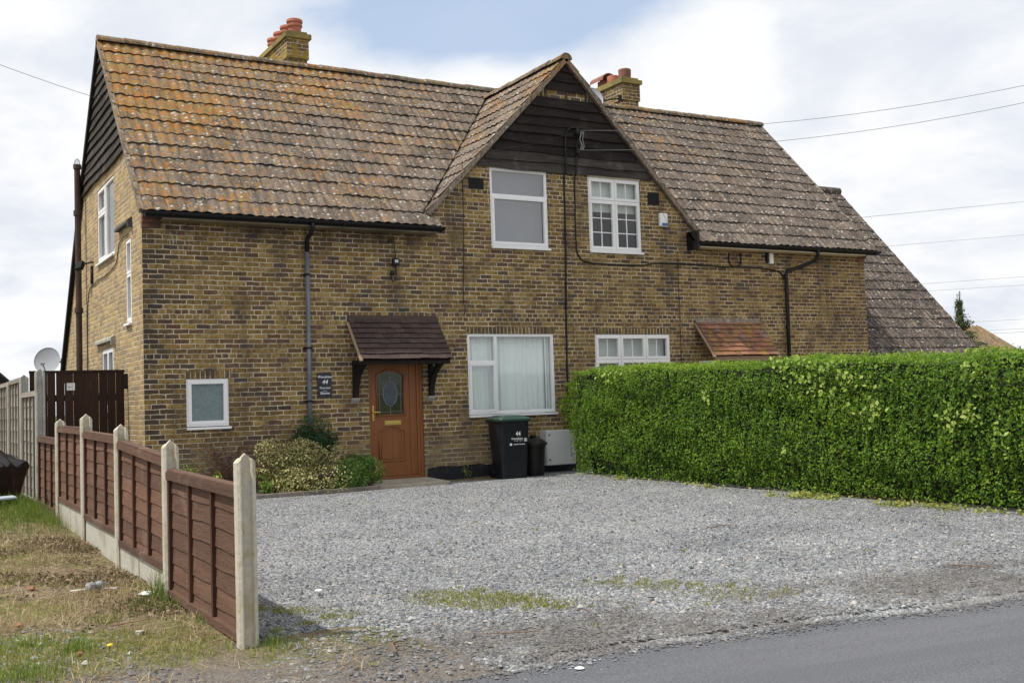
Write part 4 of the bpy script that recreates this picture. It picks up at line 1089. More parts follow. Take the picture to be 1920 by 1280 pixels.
mb.tube([(4.07, -.06, 3.57), (4.10, -.03, 3.52), (4.10, -.02, 3.43), (4.075, -.02, 3.40), (4.05, -.03, 3.43)], .005, 6); mb.box(3.99, 4.06, -.03, -.002, 3.945, 4.0); mb.build('cable', M['black_plastic'], t, smooth=False)
t = thing('security_light', 'black floodlight on the side wall next to the soil pipe', 'light', (0, 4.35, 4.0))
mb = MB(); mb.obox((-.20, 4.55, 3.97), (.03, .03, -.02), (.045, -.075, .01), (.02, .0, .065)); mb.bar((-.18, 4.5, 3.99), (-.002, 4.3, 4.02), .03); mb.build('lamp_head', M['black_plastic'], t, bevel=.006)
mb = MB(); mb.tube([(-.012, 4.4, 3.95), (-.02, 4.36, 3.8), (-.02, 4.38, 3.62)], .03, 8); mb.build('sensor', M['black_plastic'], t)

mt = thing('meter_box', 'plain pale grey meter cabinet low on the wall between dustbin and hedge', 'cabinet', (7.1, -.1, .05))
mb = MB(); mb.box(6.84, 7.46, -.215, -.001, .06, .68); mb.build('case', M['meter'], mt, bevel=.008)
mb = MB(); mb.box(6.853, 7.448, -.226, -.214, .072, .668); d_ = mb.build('door', M['meter'], mt, bevel=.004)
for z in (.60, .16):
    mb = MB(); mb.lathe([(.014, 0), (.014, .012)], (6.90, -.226, z), 10, Matrix.Rotation(RX, 3, 'X')); mb.build('lock', M['black_plastic'], d_)


def cable(name, pts, r, label, m='black_plastic', n=6, cat='cable', group=None):
    P = [Vector(p) for p in pts]; out = []
    for i in range(len(P) - 1):                                  # smooth through the points
        p0, p1, p2, p3 = P[max(i - 1, 0)], P[i], P[i + 1], P[min(i + 2, len(P) - 1)]
        for k in range(5):
            t_ = k / 5; out.append(.5 * ((2 * p1) + (p2 - p0) * t_ + (2 * p0 - 5 * p1 + 4 * p2 - p3) * t_ ** 2 + (3 * p1 - p0 - 3 * p2 + p3) * t_ ** 3))
    out.append(P[-1]); mb = MB(); mb.tube(out, r, n)
    return tag(mb.build(name, M[m], None, smooth=True), label, cat, group)
y = -.018
cable('power_cable', [(7.90, -.07, 6.10), (7.86, -.075, 6.22), (7.72, -.07, 6.24), (7.60, -.065, 6.14), (7.565, -.065, 5.9), (7.56, -.065, 5.42), (7.545, y, 5.3), (7.525, y, 4.0), (7.48, y, 2.6), (7.462, y, 1.55), (7.46, y, .5)], .017, 'thick black cable dropping straight down between the two upper windows')
cable('power_cable', [(7.92, -.08, 6.14), (7.85, -.07, 6.02), (7.80, -.07, 5.80), (7.79, -.065, 5.42), (7.775, y, 5.25), (7.76, y, 4.1), (7.82, y, 3.85), (8.0, y, 3.75), (8.6, y, 3.725), (9.3, y, 3.74), (9.6, y, 3.785), (10.5, y, 3.79), (11.3, y, 3.77), (12.0, y, 3.78), (12.7, y, 3.74), (12.9, y, 3.62)], .014, 'black cable bending under the right upper window and running along to the downpipe')
cable('power_cable', [(11.45, y, 4.06), (11.44, y, 3.88), (11.52, y, 3.79), (11.66, y, 3.79), (11.75, y, 3.88), (11.75, y, 4.07)], .013, 'U shaped loop of black cable hanging under the right gutter')
cable('power_cable', [(5.43, y, 5.48), (5.42, y, 4.5), (5.385, y, 3.3), (5.375, y, 2.95), (5.40, y, 2.86), (5.385, y, 2.74)], .006, 'thin dark cable ending above the wide window')
cable('power_cable', [(10.13, y, 4.02), (10.125, y, 3.0), (10.12, y, 1.4)], .006, 'thin dark cable hanging from the long cable above the three light window')
cable('power_cable', [(-.015, .95, 4.05), (-.015, 1.7, 4.0), (-.015, 2.0, 3.72), (-.015, 3.0, 3.62), (-.015, 4.0, 3.60), (-.015, 4.9, 3.3), (-.015, 4.95, 1.0)], .008, 'thin cable looping along the sunlit side wall')
# insulators and the overhead wires
for z, lab in ((6.175, 'upper of two ceramic insulators on the gable boards'), (5.81, 'lower of two ceramic insulators on the gable boards')):
    t = thing('insulator', lab, 'insulator', (7.86, -.06, z), group='insulators on the gable')
    mb = MB(); mb.lathe([(.02, -.07), (.035, -.06), (.05, -.03), (.03, -.02), (.045, .0), (.025, .01), (.035, .03), (.015, .045)], (7.80, -.11, z), 14); mb.build('insulator_body', M['black_plastic'], t, smooth=True)
    mb = MB(); mb.bar((7.80, -.04, z - .07), (7.80, -.15, z - .07), .02); mb.build('bracket', M['black_timber'], t)


def span(name, a, b, sag, r, label, m='wire', n=40, group=None, ext=1.0):
    a, b = Vector(a), Vector(b); pts = []
    for i in range(n + 1):
        t_ = ext * i / n; p = a + (b - a) * t_; p.z -= sag * 4 * t_ * (1 - t_) if sag else 0; pts.append(p)
    mb = MB(); mb.tube(pts, r, 5); return tag(mb.build(name, M[m], None), label, 'wire', group)
span('overhead_wire', (7.82, -.12, 6.19), (12.6, -6.0, 6.03), .22, .0042, 'upper service wire running right from the gable insulators', 'wire_mid', ext=1.25, group='service wires from the gable')
span('overhead_wire', (7.82, -.12, 5.82), (12.58, -6.0, 5.75), .22, .0042, 'lower service wire running right from the gable insulators', 'wire_mid', ext=1.25, group='service wires from the gable')
for k in range(3):
    x = 7.87 + .03 * k
    cable('jumper_wire', [(x + .02, -.12, 6.18), (x - .01 - .03 * (k % 2), -.12, 6.03), (x + .015, -.12, 5.90), (x - .02, -.12, 5.82)], .006, ['left jumper wire hanging between the gable insulators', 'middle jumper wire hanging between the gable insulators', 'right jumper wire hanging between the gable insulators'][k], 'steel', group='jumper wires')
span('overhead_wire', (-2.6, -3.4, 5.34), (7.8, -.12, 6.15), .75, .0028, 'single wire sagging from the left in front of the orange roof')


def dish(name, c, face, r, label, wall_pt):
    c = Vector(c); f = Vector(face).normalized(); q = f.to_track_quat('Z', 'Y').to_matrix(); t = thing(name, label, 'dish', c)
    mb = MB(); prof = [(r * k / 8, .16 * r * (k / 8) ** 2) for k in range(1, 9)] + [(r * 1.01, .16 * r + .004), (r, .16 * r - .008)] + [(r * k / 8, .16 * r * (k / 8) ** 2 - .012) for k in range(7, 0, -1)]
    mb.lathe([(a, b) for a, b in prof], c, 32, q @ Matrix.Diagonal((1, 1.08, 1))); mb.build('reflector', M['dish'], t, smooth=True)
    dn = q @ Vector((0, -1, 0)); tip = c + f * r * 1.0 + dn * r * .55
    mb = MB(); mb.tube([c + dn * r * .98 + f * .05, tip], .012, 8); mb.build('feed_arm', M['steel'], t)
    mb = MB(); ax = (c - tip).normalized(); mb.tube([tip - ax * .05, tip + ax * .06], .03, 12); mb.build('receiver', M['dish'], t)
    mb = MB(); mb.tube([c - f * .02, c - f * .09, Vector(wall_pt)], .018, 8); mb.obox(wall_pt, (.05, 0, 0), (0, .02, 0), (0, 0, .07)); mb.build('mount', M['black_plastic'], t)
    return t
dish('satellite_dish', (-.33, 8.15, 2.38), (-.42, -.86, .28), .265, 'grey satellite dish at the rear corner above the gate', (-.03, 8.10, 2.36))
dish('satellite_dish', (10.36, 3.10, 7.86), (-.36, -.90, .26), .27, 'grey satellite dish beside the right chimney stack', (11.32, 3.30, 8.06))

# ================================================================== fences and gate
def post(parent, x, y, z0, z1, m, w=.115, d=.098):
    mb = MB(); h, e, gv_, gd = w / 2, d / 2, .024, .030
    L = [(-h, -e + .018), (-h + .018, -e), (-gv_ - .008, -e), (-gv_, -e + gd), (0, -e + gd), (0, e - gd), (-gv_, e - gd), (-gv_ - .008, e), (-h + .012, e), (-h, e - .012)]
    for s in (1, -1):
        P = [(x + s * a, y + b) for a, b in (L if s == 1 else L)]
        n = len(P); top = lambda a: z1 - .055 * abs(a - x) / h
        vs = [(a, b, z0) for a, b in P] + [(a, b, top(a)) for a, b in P]
        fs = [tuple(range(n)), tuple(range(n, 2 * n))] + [(i, (i + 1) % n, n + (i + 1) % n, n + i) for i in range(n) if i != 4]
        mb.add(vs, fs)
    o = mb.build('concrete_post', m, parent, bevel=.004); return o


def lap_panel(parent, x, y0, y1, zb0, zb1, zt0, zt1, mb_, mr_, mbat, nb, side=-1, bays=3):
    """overlapping boards between y0 and y1; heights interpolated from the y0 end to the y1 end"""
    mb = MB(); n = 8
    for k in range(nb):
        mb.cur = random.random(); ph = random.uniform(0, 6); vs = []; fs = []
        for i in range(n + 1):
            t_ = i / n; y = y0 + (y1 - y0) * t_; zb = zb0 + (zb1 - zb0) * t_; zt = zt0 + (zt1 - zt0) * t_ - .02; h = (zt - zb) / nb
            wv = .005 * math.sin(y * 5 + ph) + .003 * math.sin(y * 15 + 2 * ph)
            lo = zb + h * k - (.018 if k else 0) + wv; hi = zb + h * (k + 1)
            for (dx, z) in ((side * .0135, lo), (side * .004, hi), (side * -.006, hi), (side * .004, lo)): vs.append((x + dx, y, z))
        for i in range(n):
            for q in range(4): fs.append((i * 4 + q, i * 4 + (q + 1) % 4, (i + 1) * 4 + (q + 1) % 4, (i + 1) * 4 + q))
        mb.add(vs, fs + [(0, 1, 2, 3), tuple(n * 4 + q for q in (3, 2, 1, 0))])
    mb.cur = None; pan = mb.build('fence_panel', mb_, parent)
    for k in range(bays + 1):
        t_ = k / bays; y = y0 + .022 + (y1 - y0 - .044) * t_; zb = zb0 + (zb1 - zb0) * t_; zt = zt0 + (zt1 - zt0) * t_
        bat = MB(); bat.box(x - .034, x + .034, y - .02, y + .02, zb, zt - .025); bat.build('batten', mbat, pan)
    ra = MB()
    def rail(za, zb_, hh, w0, w1): ra.cur = random.random(); ra.hexa([(x - w0, y0, za), (x + w1, y0, za), (x + w1, y1, zb_), (x - w0, y1, zb_), (x - w0, y0, za + hh), (x + w1, y0, za + hh), (x + w1, y1, zb_ + hh), (x - w0, y1, zb_ + hh)])
    rail(zt0 - .065, zt1 - .065, .055, .046, .046); rail(zt0 - .008, zt1 - .008, .016, .036, .036); rail(zb0 - .004, zb1 - .004, .05, .044, .044)
    ra.build('rail', mr_, pan)
    return pan
FX = -1.51; SP = 1.93; Y0 = -10.35; PY = [Y0 + SP * i for i in range(9)]
tops = [1.00, 1.046, 1.156, 1.255, 1.203]
fb = thing('garden_fence', 'low brown lapped panel fence between concrete posts beside the gravel drive', 'fence', (FX, -6, -.1))
for i, z in enumerate(tops): post(fb, FX, PY[i], -.35, z, M['concrete'])
pan = [(-.105, -.09, .80, .825), (.075, .085, .915, 1.005), (.155, .175, 1.045, 1.07), (.225, .235, 1.105, 1.113), (.05, .06, .955, .965)]
for i, (b0, b1, t0, t1) in enumerate(pan): lap_panel(fb, FX, PY[i] + .045, PY[i + 1] - .045, b0, b1, t0, t1, M['fence_brown'], M['fence_rail'], M['fence_batten'], 7)
for i in (1, 2, 3):
    b0, b1 = pan[i][:2]; y0, y1 = PY[i] + .045, PY[i + 1] - .045; mb = MB(); ym = y0 + (y1 - y0) * random.uniform(.45, .6)
    for a, b in ((y0, ym - .003), (ym + .003, y1)):
        j = random.uniform(-.004, .004); mb.hexa([(FX - .024 + j, a, -.35), (FX + .024, a, -.35), (FX + .024, b, -.35), (FX - .024 + j, b, -.35), (FX - .024 + j, a, b0 - .006), (FX + .024, a, b0 - .006), (FX + .024, b, b1 - .008), (FX - .024 + j, b, b1 - .008)])
    mb.build('gravel_board', M['gravel_board'], fb)
fg = thing('garden_fence', 'tall weathered grey panel fence behind the dark gate', 'fence', (FX, 4, 0))
for y, z in zip([PY[5], PY[6], PY[7], PY[8], PY[8] + SP, PY[8] + 2 * SP, PY[8] + 3 * SP], (1.885, 1.87, 1.84, 1.82, 1.80, 1.80, 1.80)): post(fg, FX, y, -.3, z, M['concrete_grey'], .125, .11)
ys = [PY[5 + k] if k < 4 else PY[8] + SP * (k - 3) for k in range(7)]
for k in range(6):
    t0, t1 = ((1.585, 1.585), (1.83, 1.825), (1.815, 1.81), (1.80, 1.80), (1.79, 1.79), (1.78, 1.78))[k]
    lap_panel(fg, FX, ys[k] + .05, ys[k + 1] - .05, .05, .05, t0, t1, M['fence_grey'], M['fence_grey'], M['fence_grey_batten'], 9, bays=4)


def gate():
    gy = 1.235; x0, x1 = -1.43, -.055; t = thing('garden_gate', 'dark brown close boarded side gate hung between fence post and house', 'gate', (-.74, gy, 0))
    mb = MB(); x = x0; n = 11; w = (x1 - x0) / n
    gaps = [.011, .003, .012, .006, .006, .003, .003, .006, .005, .006]
    for k in range(n):
        mb.cur = random.random(); g_ = gaps[k] if k < len(gaps) else .002
        mb.box(x0 + k * w, x0 + (k + 1) * w - g_, gy, gy + .018, .04 + random.uniform(-.004, .004), 1.885)
    mb.cur = None; b = mb.build('board_panel', M['gate'], t)
    mb = MB(); mb.box(x0 - .005, x1 + .005, gy - .012, gy + .05, 1.885, 1.925); mb.build('top_rail', M['gate'], t)
    mb = MB()
    for z in (.3, 1.5): mb.box(x0, x1, gy + .0185, gy + .055, z - .05, z + .05)
    mb.build('ledge', M['gate'], t)
    mb = MB(); mb.box(x1 - .01, -.003, gy - .02, gy + .06, 1.62, 1.86); mb.build('hinge', M['black_plastic'], t)
gate()
t = thing('notice', 'small white printed notice fixed to the dark gate', 'sign', (-.845, 1.215, 1.675))
mb = MB(); mb.box(-.905, -.787, 1.222, 1.2335, 1.617, 1.730); mb.build('plate', M['white_paint'], t, bevel=.002)
mb = MB(); mb.box(-.898, -.856, 1.2195, 1.2217, 1.706, 1.712); mb.box(-.850, -.80, 1.2195, 1.2217, 1.706, 1.712); mb.box(-.895, -.85, 1.2195, 1.2217, 1.660, 1.680); mb.bar((-.838, 1.2205, 1.662), (-.822, 1.2205, 1.684), .016, .002, (0, 1, 0)); mb.box(-.882, -.860, 1.2195, 1.2217, 1.642, 1.650); mb.box(-.828, -.812, 1.2195, 1.2217, 1.640, 1.652)
mb.build('print', M['dish'], t)

# ================================================================== bins
RB = -.13
t = thing('wheelie_bin', 'large dark wheelie bin with green lid numbered 44 below the window', 'bin', (5.87, -.56, -.092), RB)
def loft(mb, rings):
    n = len(rings[0]); vs = [p for r in rings for p in r]; fs = [tuple(range(n))[::-1], tuple(range((len(rings) - 1) * n, len(rings) * n))]
    for i in range(len(rings) - 1):
        for k in range(n): fs.append((i * n + k, i * n + (k + 1) % n, (i + 1) * n + (k + 1) % n, (i + 1) * n + k))
    mb.add(vs, fs)
def rrect(x0, x1, y0, y1, z, r, n=4):
    out = []
    for cx_, cy_, a0 in ((x1 - r, y1 - r, 0), (x0 + r, y1 - r, 90), (x0 + r, y0 + r, 180), (x1 - r, y0 + r, 270)):
        for k in range(n + 1): a = math.radians(a0 + 90 * k / n); out.append((cx_ + r * math.cos(a), cy_ + r * math.sin(a), z))
    return out
mb = MB(); loft(mb, [rrect(-.225, .225, -.26, .17, .02, .04), rrect(-.235, .235, -.275, .20, .25, .045), rrect(-.262, .262, -.325, .29, .96, .05), rrect(-.266, .266, -.33, .295, .965, .05), rrect(-.278, .278, -.345, .32, .966, .05), rrect(-.280, .280, -.348, .325, 1.0, .05)])
body = mb.build('body', M['bin_body'], t, local=True)
mb = MB(); loft(mb, [rrect(-.292, .292, -.37, .34, .985, .06), rrect(-.295, .295, -.375, .34, 1.015, .06), rrect(-.285, .285, -.36, .33, 1.035, .06), rrect(-.22, .22, -.26, .26, 1.05, .06), rrect(-.20, .20, -.24, .24, 1.075, .06), rrect(-.15, .15, -.18, .18, 1.082, .06)])
mb.build('lid', M['bin_lid'], t, local=True)
mb = MB(); mb.tube([(-.22, .36, 1.0), (.22, .36, 1.0)], .018, 10); mb.box(-.24, -.21, .29, .37, .97, 1.02); mb.box(.21, .24, .29, .37, .97, 1.02); mb.build('handle', M['black_plastic'], t, local=True)
for x in (-.262, .215):
    mb = MB(); mb.lathe([(.05, 0), (.098, .004), (.10, .012), (.10, .038), (.098, .046), (.05, .05)], (x, .20, .10), 24, Matrix.Rotation(RX, 3, 'Y')); mb.build('wheel', M['black_plastic'], t, local=True)
def tloc(s_, sz, x, z, y, **k): return text_part(s_, sz, (x, y, z), (RX + .07, 0, 0), M['white_paint'], t, **k)
fy = lambda z: -.275 - .05 * (z - .25) / .71 - .0015
tloc('44', .105, .055, .735, fy(.74), bold=.002, sx=.85); tloc('Gravesham', .046, .035, .675, fy(.68), bold=.0009); tloc('Borough Council', .022, .055, .648, fy(.65)); tloc('recycle for Gravesham', .031, .075, .585, fy(.59), sx=.72, bold=.0006)
mb = MB(); mb.lathe([(.017, 0), (.022, 0), (.022, .003), (.017, .003)], (-.077, fy(.594) + .002, .594), 16, Matrix.Rotation(RX, 3, 'X'))
mb.build('loop_emblem', M['white_paint'], t, local=True)
mb = MB()
for k in range(5):
    a = math.radians(20 + 35 * k); mb.prism([(.190, fy(.68), .655), (.190 + .012 * math.cos(a - .3) + .0, fy(.68), .655 + .012), (.190 + .040 * math.cos(a), fy(.68), .668 + .036 * math.sin(a)), (.190 + .024 * math.cos(a + .35), fy(.68), .662 + .02 * math.sin(a + .35))], (0, -.003, 0))
mb.box(.162, .218, fy(.65) - .003, fy(.65), .640, .652); mb.build('emblem', M['white_paint'], t, local=True)

t = thing('dustbin', 'small round black dustbin with domed lid beside the wheelie bin', 'bin', (6.42, -.46, -.09))
mb = MB(); mb.lathe([(.165, .02), (.172, .0), (.178, .03), (.205, .50), (.215, .505), (.215, .53), (.20, .535)], (0, 0, 0), 32); mb.build('body', M['black_plastic'], t, smooth=False, local=True)
mb = MB(); mb.lathe([(.225, .525), (.232, .54), (.230, .575), (.215, .60), (.15, .645), (.07, .668), (.05, .67)], (0, 0, 0), 32); mb.build('lid', M['black_plastic'], t, local=True, smooth=False)
mb = MB(); mb.lathe([(.055, .66), (.06, .70), (.05, .715), (.02, .72)], (0, 0, 0), 20); mb.build('knob', M['black_plastic'], t, local=True)
mb = MB(); mb.box(.225, .262, -.05, .05, .545, .58); mb.box(-.262, -.225, -.05, .05, .545, .58); mb.build('clip', M['black_plastic'], t, local=True)


# ================================================================== planting
def leaf_cloud(name, P, Nn, size, m, parent, rnd=None, aspect=.5, tilt=.7, seed=1, up=None):
    """one folded leaf at every point, facing roughly along Nn"""
    r = np.random.RandomState(seed); n = len(P); P = np.asarray(P, float); Nn = np.asarray(Nn, float)
    Nn = Nn + r.normal(0, tilt, (n, 3)); Nn /= np.linalg.norm(Nn, axis=1)[:, None] + 1e-9
    d = r.normal(0, 1, (n, 3))
    if up is not None: d = d * .7 + np.array(up)
    T = d - (d * Nn).sum(1)[:, None] * Nn; T /= np.linalg.norm(T, axis=1)[:, None] + 1e-9
    B = np.cross(Nn, T); L = size * r.uniform(.6, 1.35, n)[:, None] if np.isscalar(size) else size[:, None]
    w = L * aspect * .5; f = L * .12
    V = np.stack([P - T * L * .5, P + B * w + Nn * f, P + T * L * .5, P - B * w + Nn * f], 1).reshape(-1, 3)
    i = np.arange(n) * 4; F = np.concatenate([np.stack([i, i + 1, i + 2], -1), np.stack([i, i + 2, i + 3], -1)])
    rr = r.rand(n) if rnd is None else rnd
    return npmesh(name, V, F, m, parent, np.repeat(rr, 4))


def hedge():
    t = thing('hedge', 'long clipped privet hedge running from the house wall to the road', 'hedge', (7.6, -5, -.1))
    x0, x1, y0, y1, zt = 6.98, 8.25, -11.35, -.74, 1.70
    r = np.random.RandomState(5)
    def top(y): return 1.735 + .0165 * (y + .5) + .025 * np.sin(y * 1.7) + .02 * np.sin(y * 4.1 + 1)
    def bulge(a, b): return .055 * vnoise(a, b, 21, 1.5) + .045 * vnoise(a, b, 22, 5.) + .045 * vnoise(a, b, 23, 14.)
    # inner mass of the hedge
    ys = np.linspace(y0 + .12, y1 - .12, 40); ring_ = []
    V = []; F = []
    for y in ys:
        zt_ = float(top(y)) - .055
        for (x, z) in ((x0 + .42, -.12), (x0 + .26, .5), (x0 + .12, 1.2), (x0 + .13, zt_ - .02), (x1 - .16, zt_ - .02), (x1 - .1, .8), (x1 - .2, -.12)): V.append((x, y, z))
    for i in range(len(ys) - 1):
        for k in range(7): F.append((i * 7 + k, i * 7 + (k + 1) % 7, (i + 1) * 7 + (k + 1) % 7, (i + 1) * 7 + k))
    core = npmesh('branches', V, F, M['hedge_core'], t)
    mb = MB(); o0 = 0
    mb.poly([V[k] for k in range(7)]); mb.poly([V[(len(ys) - 1) * 7 + k] for k in range(7)]); mb.build('branches', M['hedge_core'], t)
    P, N_ = [], []
    def face(n, fx):
        a = r.rand(n); b = r.rand(n); p, nn = fx(a, b); P.append(p); N_.append(nn)
    def west(a, b):
        y = y0 + (y1 - y0) * a; z = -.06 + (top(y) + .06) * b ** .93
        low = sstep(z, .55, -.05) * .12 + sstep(z, top(y) - .22, top(y)) * .09
        x = x0 - bulge(y, z) + low + np.where(y > -1.2, .05, 0) - r.uniform(-.09, .035, len(a)); rag = r.rand(len(a)) > .025
        x = x - np.where(rag, 0, r.uniform(.02, .07, len(a)))
        return np.stack([x, y, z], -1), np.stack([-np.ones_like(a), np.zeros_like(a), .45 + .5 * (b > .93)], -1)
    def topf(a, b):
        y = y0 + (y1 - y0) * a; x = x0 + .05 + (x1 - x0 - .1) * b; z = top(y) + bulge(x * 2, y) * .5 + r.uniform(-.07, .03, len(a)) + np.where(r.rand(len(a)) > .97, r.uniform(0, .06, len(a)), 0)
        z = z - .07 * sstep(x, x0 + .16, x0)
        return np.stack([x, y, z], -1), np.stack([-.2 + 0 * a, 0 * a, 1 + 0 * a], -1)
    def ends(yy, s):
        def f(a, b):
            x = x0 + .02 + (x1 - x0) * a; z = -.05 + (1.70 + .05) * b; y = yy + s * (bulge(x, z) + r.uniform(-.08, .05, len(a)))
            return np.stack([x, y, z], -1), np.stack([-.3 + 0 * a, s + 0 * a, .4 + 0 * a], -1)
        return f
    def east(a, b): y = y0 + (y1 - y0) * a; return np.stack([x1 + bulge(y, b * 2) + 0 * a, y, -.05 + 1.75 * b], -1), np.stack([1 + 0 * a, 0 * a, .4 + 0 * a], -1)
    face(62000, west); face(20000, topf); face(3500, ends(y1, 1)); face(3500, ends(y0, -1)); face(6000, east)
    P = np.concatenate(P); N_ = np.concatenate(N_)
    # a hollow where the hedge is thin at the foot near the wall
    hol = ((P[:, 1] + 1.55) / .42) ** 2 + ((P[:, 2] - .05) / .33) ** 2 < 1
    keep = ~(hol & (r.rand(len(P)) < .62)); P, N_ = P[keep], N_[keep]
    hgt = np.clip(P[:, 2] / 1.75, 0, 1)
    rnd = np.clip(r.beta(2, 2.6, len(P)) + .24 * sstep(hgt, .88, 1.0) + .11 * vnoise(P[:, 1] * 1., P[:, 2], 31, 2.5) + .13 * vnoise(P[:, 1] * 1., P[:, 2], 32, 12.) - .05, 0, 1)  # sunlit top and shadowed gaps painted into the leaf tone, over random variation
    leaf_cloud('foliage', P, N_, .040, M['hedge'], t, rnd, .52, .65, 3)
    return top, bulge
hedge_top, hedge_bulge = hedge()
# pale climbing stems that have grown through the hedge
vines = [((6.90, -6.75, 1.40), 75, (.55, .20), 'largest spread of pale climbing leaves across the middle of the hedge'),
         ((6.90, -6.15, 1.62), 22, (.35, .07), 'pale leaves lying along the hedge top left of the largest spread'),
         ((6.90, -2.05, 1.60), 20, (.28, .10), 'pale climbing leaves at the far end of the hedge under its top'),
         ((6.90, -8.98, 1.42), 26, (.09, .20), 'pale climbing leaves hanging from the hedge top near its right end'),
         ((6.90, -8.62, .93), 16, (.10, .12), 'small pale leaf cluster halfway up the hedge towards the right'),
         ((6.90, -8.90, .93), 18, (.10, .12), 'pale leaf cluster halfway up the hedge just below the hanging ones'),
         ((6.88, -7.55, .98), 20, (.12, .14), 'pale leaves trailing below the largest spread'),
         ((6.90, -4.55, 1.25), 8, (.07, .08), 'few pale leaves on the hedge face below its far part'),
         ((6.88, -6.05, .45), 6, (.05, .05), 'tiny pale leaf tuft low on the hedge'),
         ((6.88, -9.30, .75), 14, (.08, .16), 'pale leaves at the right edge of view halfway down the hedge')]
for k, (c, n, sp, lab) in enumerate(vines):
    n = int(n * 1.7); r = np.random.RandomState(60 + k); y = c[1] + r.normal(0, sp[0], n) * .7; z = c[2] + r.normal(0, sp[1], n) * .75; z = np.minimum(z, hedge_top(y) + .03)
    x = 6.98 - hedge_bulge(y, z) - .055 - r.uniform(0, .03, n) + sstep(z, 1.6, 1.75) * .06
    t = thing('climbing_vine', lab, 'vine', (6.9, c[1], c[2]), group='pale climbers on the hedge')
    leaf_cloud('leaves', np.stack([x, y, z], -1), np.tile((-1, -.3, .5), (n, 1)), .060, M['vine'], t, r.rand(n) ** 1.6, .72, .6, 70 + k, up=(0, 0, -1.2))
    mb = MB(); o = np.argsort(-z)[::max(1, n // 7)]; mb.tube([(x[i] + .03, y[i], z[i]) for i in o], .003, 5); mb.build('stem', M['stem'], t)
# loose side shoots by the window and the meter cabinet
r = np.random.RandomState(91); n = 380; a = r.rand(n); y = -.26 + .20 * r.rand(n); z = .62 + .90 * a; x = 7.36 + .09 * np.sin(a * 9) + r.normal(0, .05, n)
t = thing('creeper', 'loose green shoots between the hedge end and the wide window', 'plant', (7.1, -.2, -.08))
leaf_cloud('leaves', np.stack([x, y, z], -1), np.tile((-1, -.6, .5), (n, 1)), .06, M['hedge'], t, np.clip(r.rand(n) * .6 + .4, 0, 1), .6, .5, 92)
mb = MB(); mb.tube([(7.50, -.15, -.1), (7.50, -.2, .5), (7.40, -.2, 1.0), (7.34, -.22, 1.5)], .007, 6); mb.build('stem', M['stem'], t)


def bush(name, label, cat, c, rad, n, size, m, seed, lumps=9, stems=7, aspect=.5, tilt=.8, up=None, ms='bark', fill=.35):
    r = np.random.RandomState(seed); c = np.array(c, float); rad = np.array(rad, float); t = thing(name, label, cat, (c[0], c[1], float(gz(c[0], c[1]))))
    cen = r.normal(0, .42, (lumps, 3)); cen[:, 2] = r.uniform(-.55, .75, lumps); cen[:, 2] -= .45 * (np.hypot(cen[:, 0], cen[:, 1]) ** 2)
    lr = r.uniform(.30, .52, lumps); k = r.randint(0, lumps, n); d = r.normal(0, 1, (n, 3)); d /= np.linalg.norm(d, axis=1)[:, None]
    rr = lr[k] * np.where(r.rand(n) < fill, r.uniform(.3, 1, n), r.uniform(.85, 1.1, n))
    P = c + (cen[k] + d * rr[:, None]) * rad; ok = P[:, 2] > gz(P[:, 0], P[:, 1]) + .01; ok &= P[:, 1] < -.02; P, d = P[ok], d[ok]
    leaf_cloud('foliage', P, d + (0, -.1, .5), size, m, t, np.clip(r.beta(2, 2, len(P)) + .18 * d[:, 2] , 0, 1), aspect, tilt, seed + 1, up)
    mb = MB(); base = c * (1, 1, 0) + (0, 0, float(gz(c[0], c[1])) - .03)
    for q in range(stems):
        e = c + cen[q % lumps] * rad; mid = (base + e) / 2 + r.normal(0, .03, 3); mb.tube([base + r.normal(0, .03, 3) * (1, 1, 0), mid, e], [.010, .007, .003], 5)
    mb.build('stems', M[ms], t)
    return t
kind(sheet('flower_bed', np.arange(.05, 3.42, .12), np.arange(-.80, .001, .10), lambda x, y: -.03 + .02 * vnoise(x, y, 8, 6) + 0 * x, M['soil']), 'structure')
mb = MB(); pts = [(-1.40, -.90), (.3, -.90), (1.5, -.895), (2.6, -.86), (3.40, -.80)]
for (a, b), (c, d) in zip(pts, pts[1:]): mb.hexa([(a, b, -.16), (c - .004, d, -.16), (c - .004, d + .075, -.16), (a, b + .075, -.16), (a, b, -.022), (c - .004, d, -.022), (c - .004, d + .075, -.022), (a, b + .075, -.022)])
tag(mb.build('bed_edging', M['edging'], None, bevel=.006), 'low grey kerb edging the flower bed along the gravel', 'kerb')
bush('shrub', 'dark green glossy shrub growing behind the variegated one against the wall', 'shrub', (2.52, -.24, .60), (.52, .20, .48), 3200, .050, M['dark_leaf'], 140, 9, 7, .5)
bush('shrub', 'rounded cream and yellow variegated shrub beside the concrete end post', 'shrub', (2.14, -.50, .30), (.72, .34, .52), 8500, .040, M['variegated'], 151, 22, 10, .55, .9)
t = bush('shrub', 'low needle leaved green bush at the left of the front door', 'shrub', (3.04, -.50, .13), (.52, .28, .38), 6000, .080, M['lavender'], 160, 12, 6, .11, .6, up=(0, 0, 1.2))
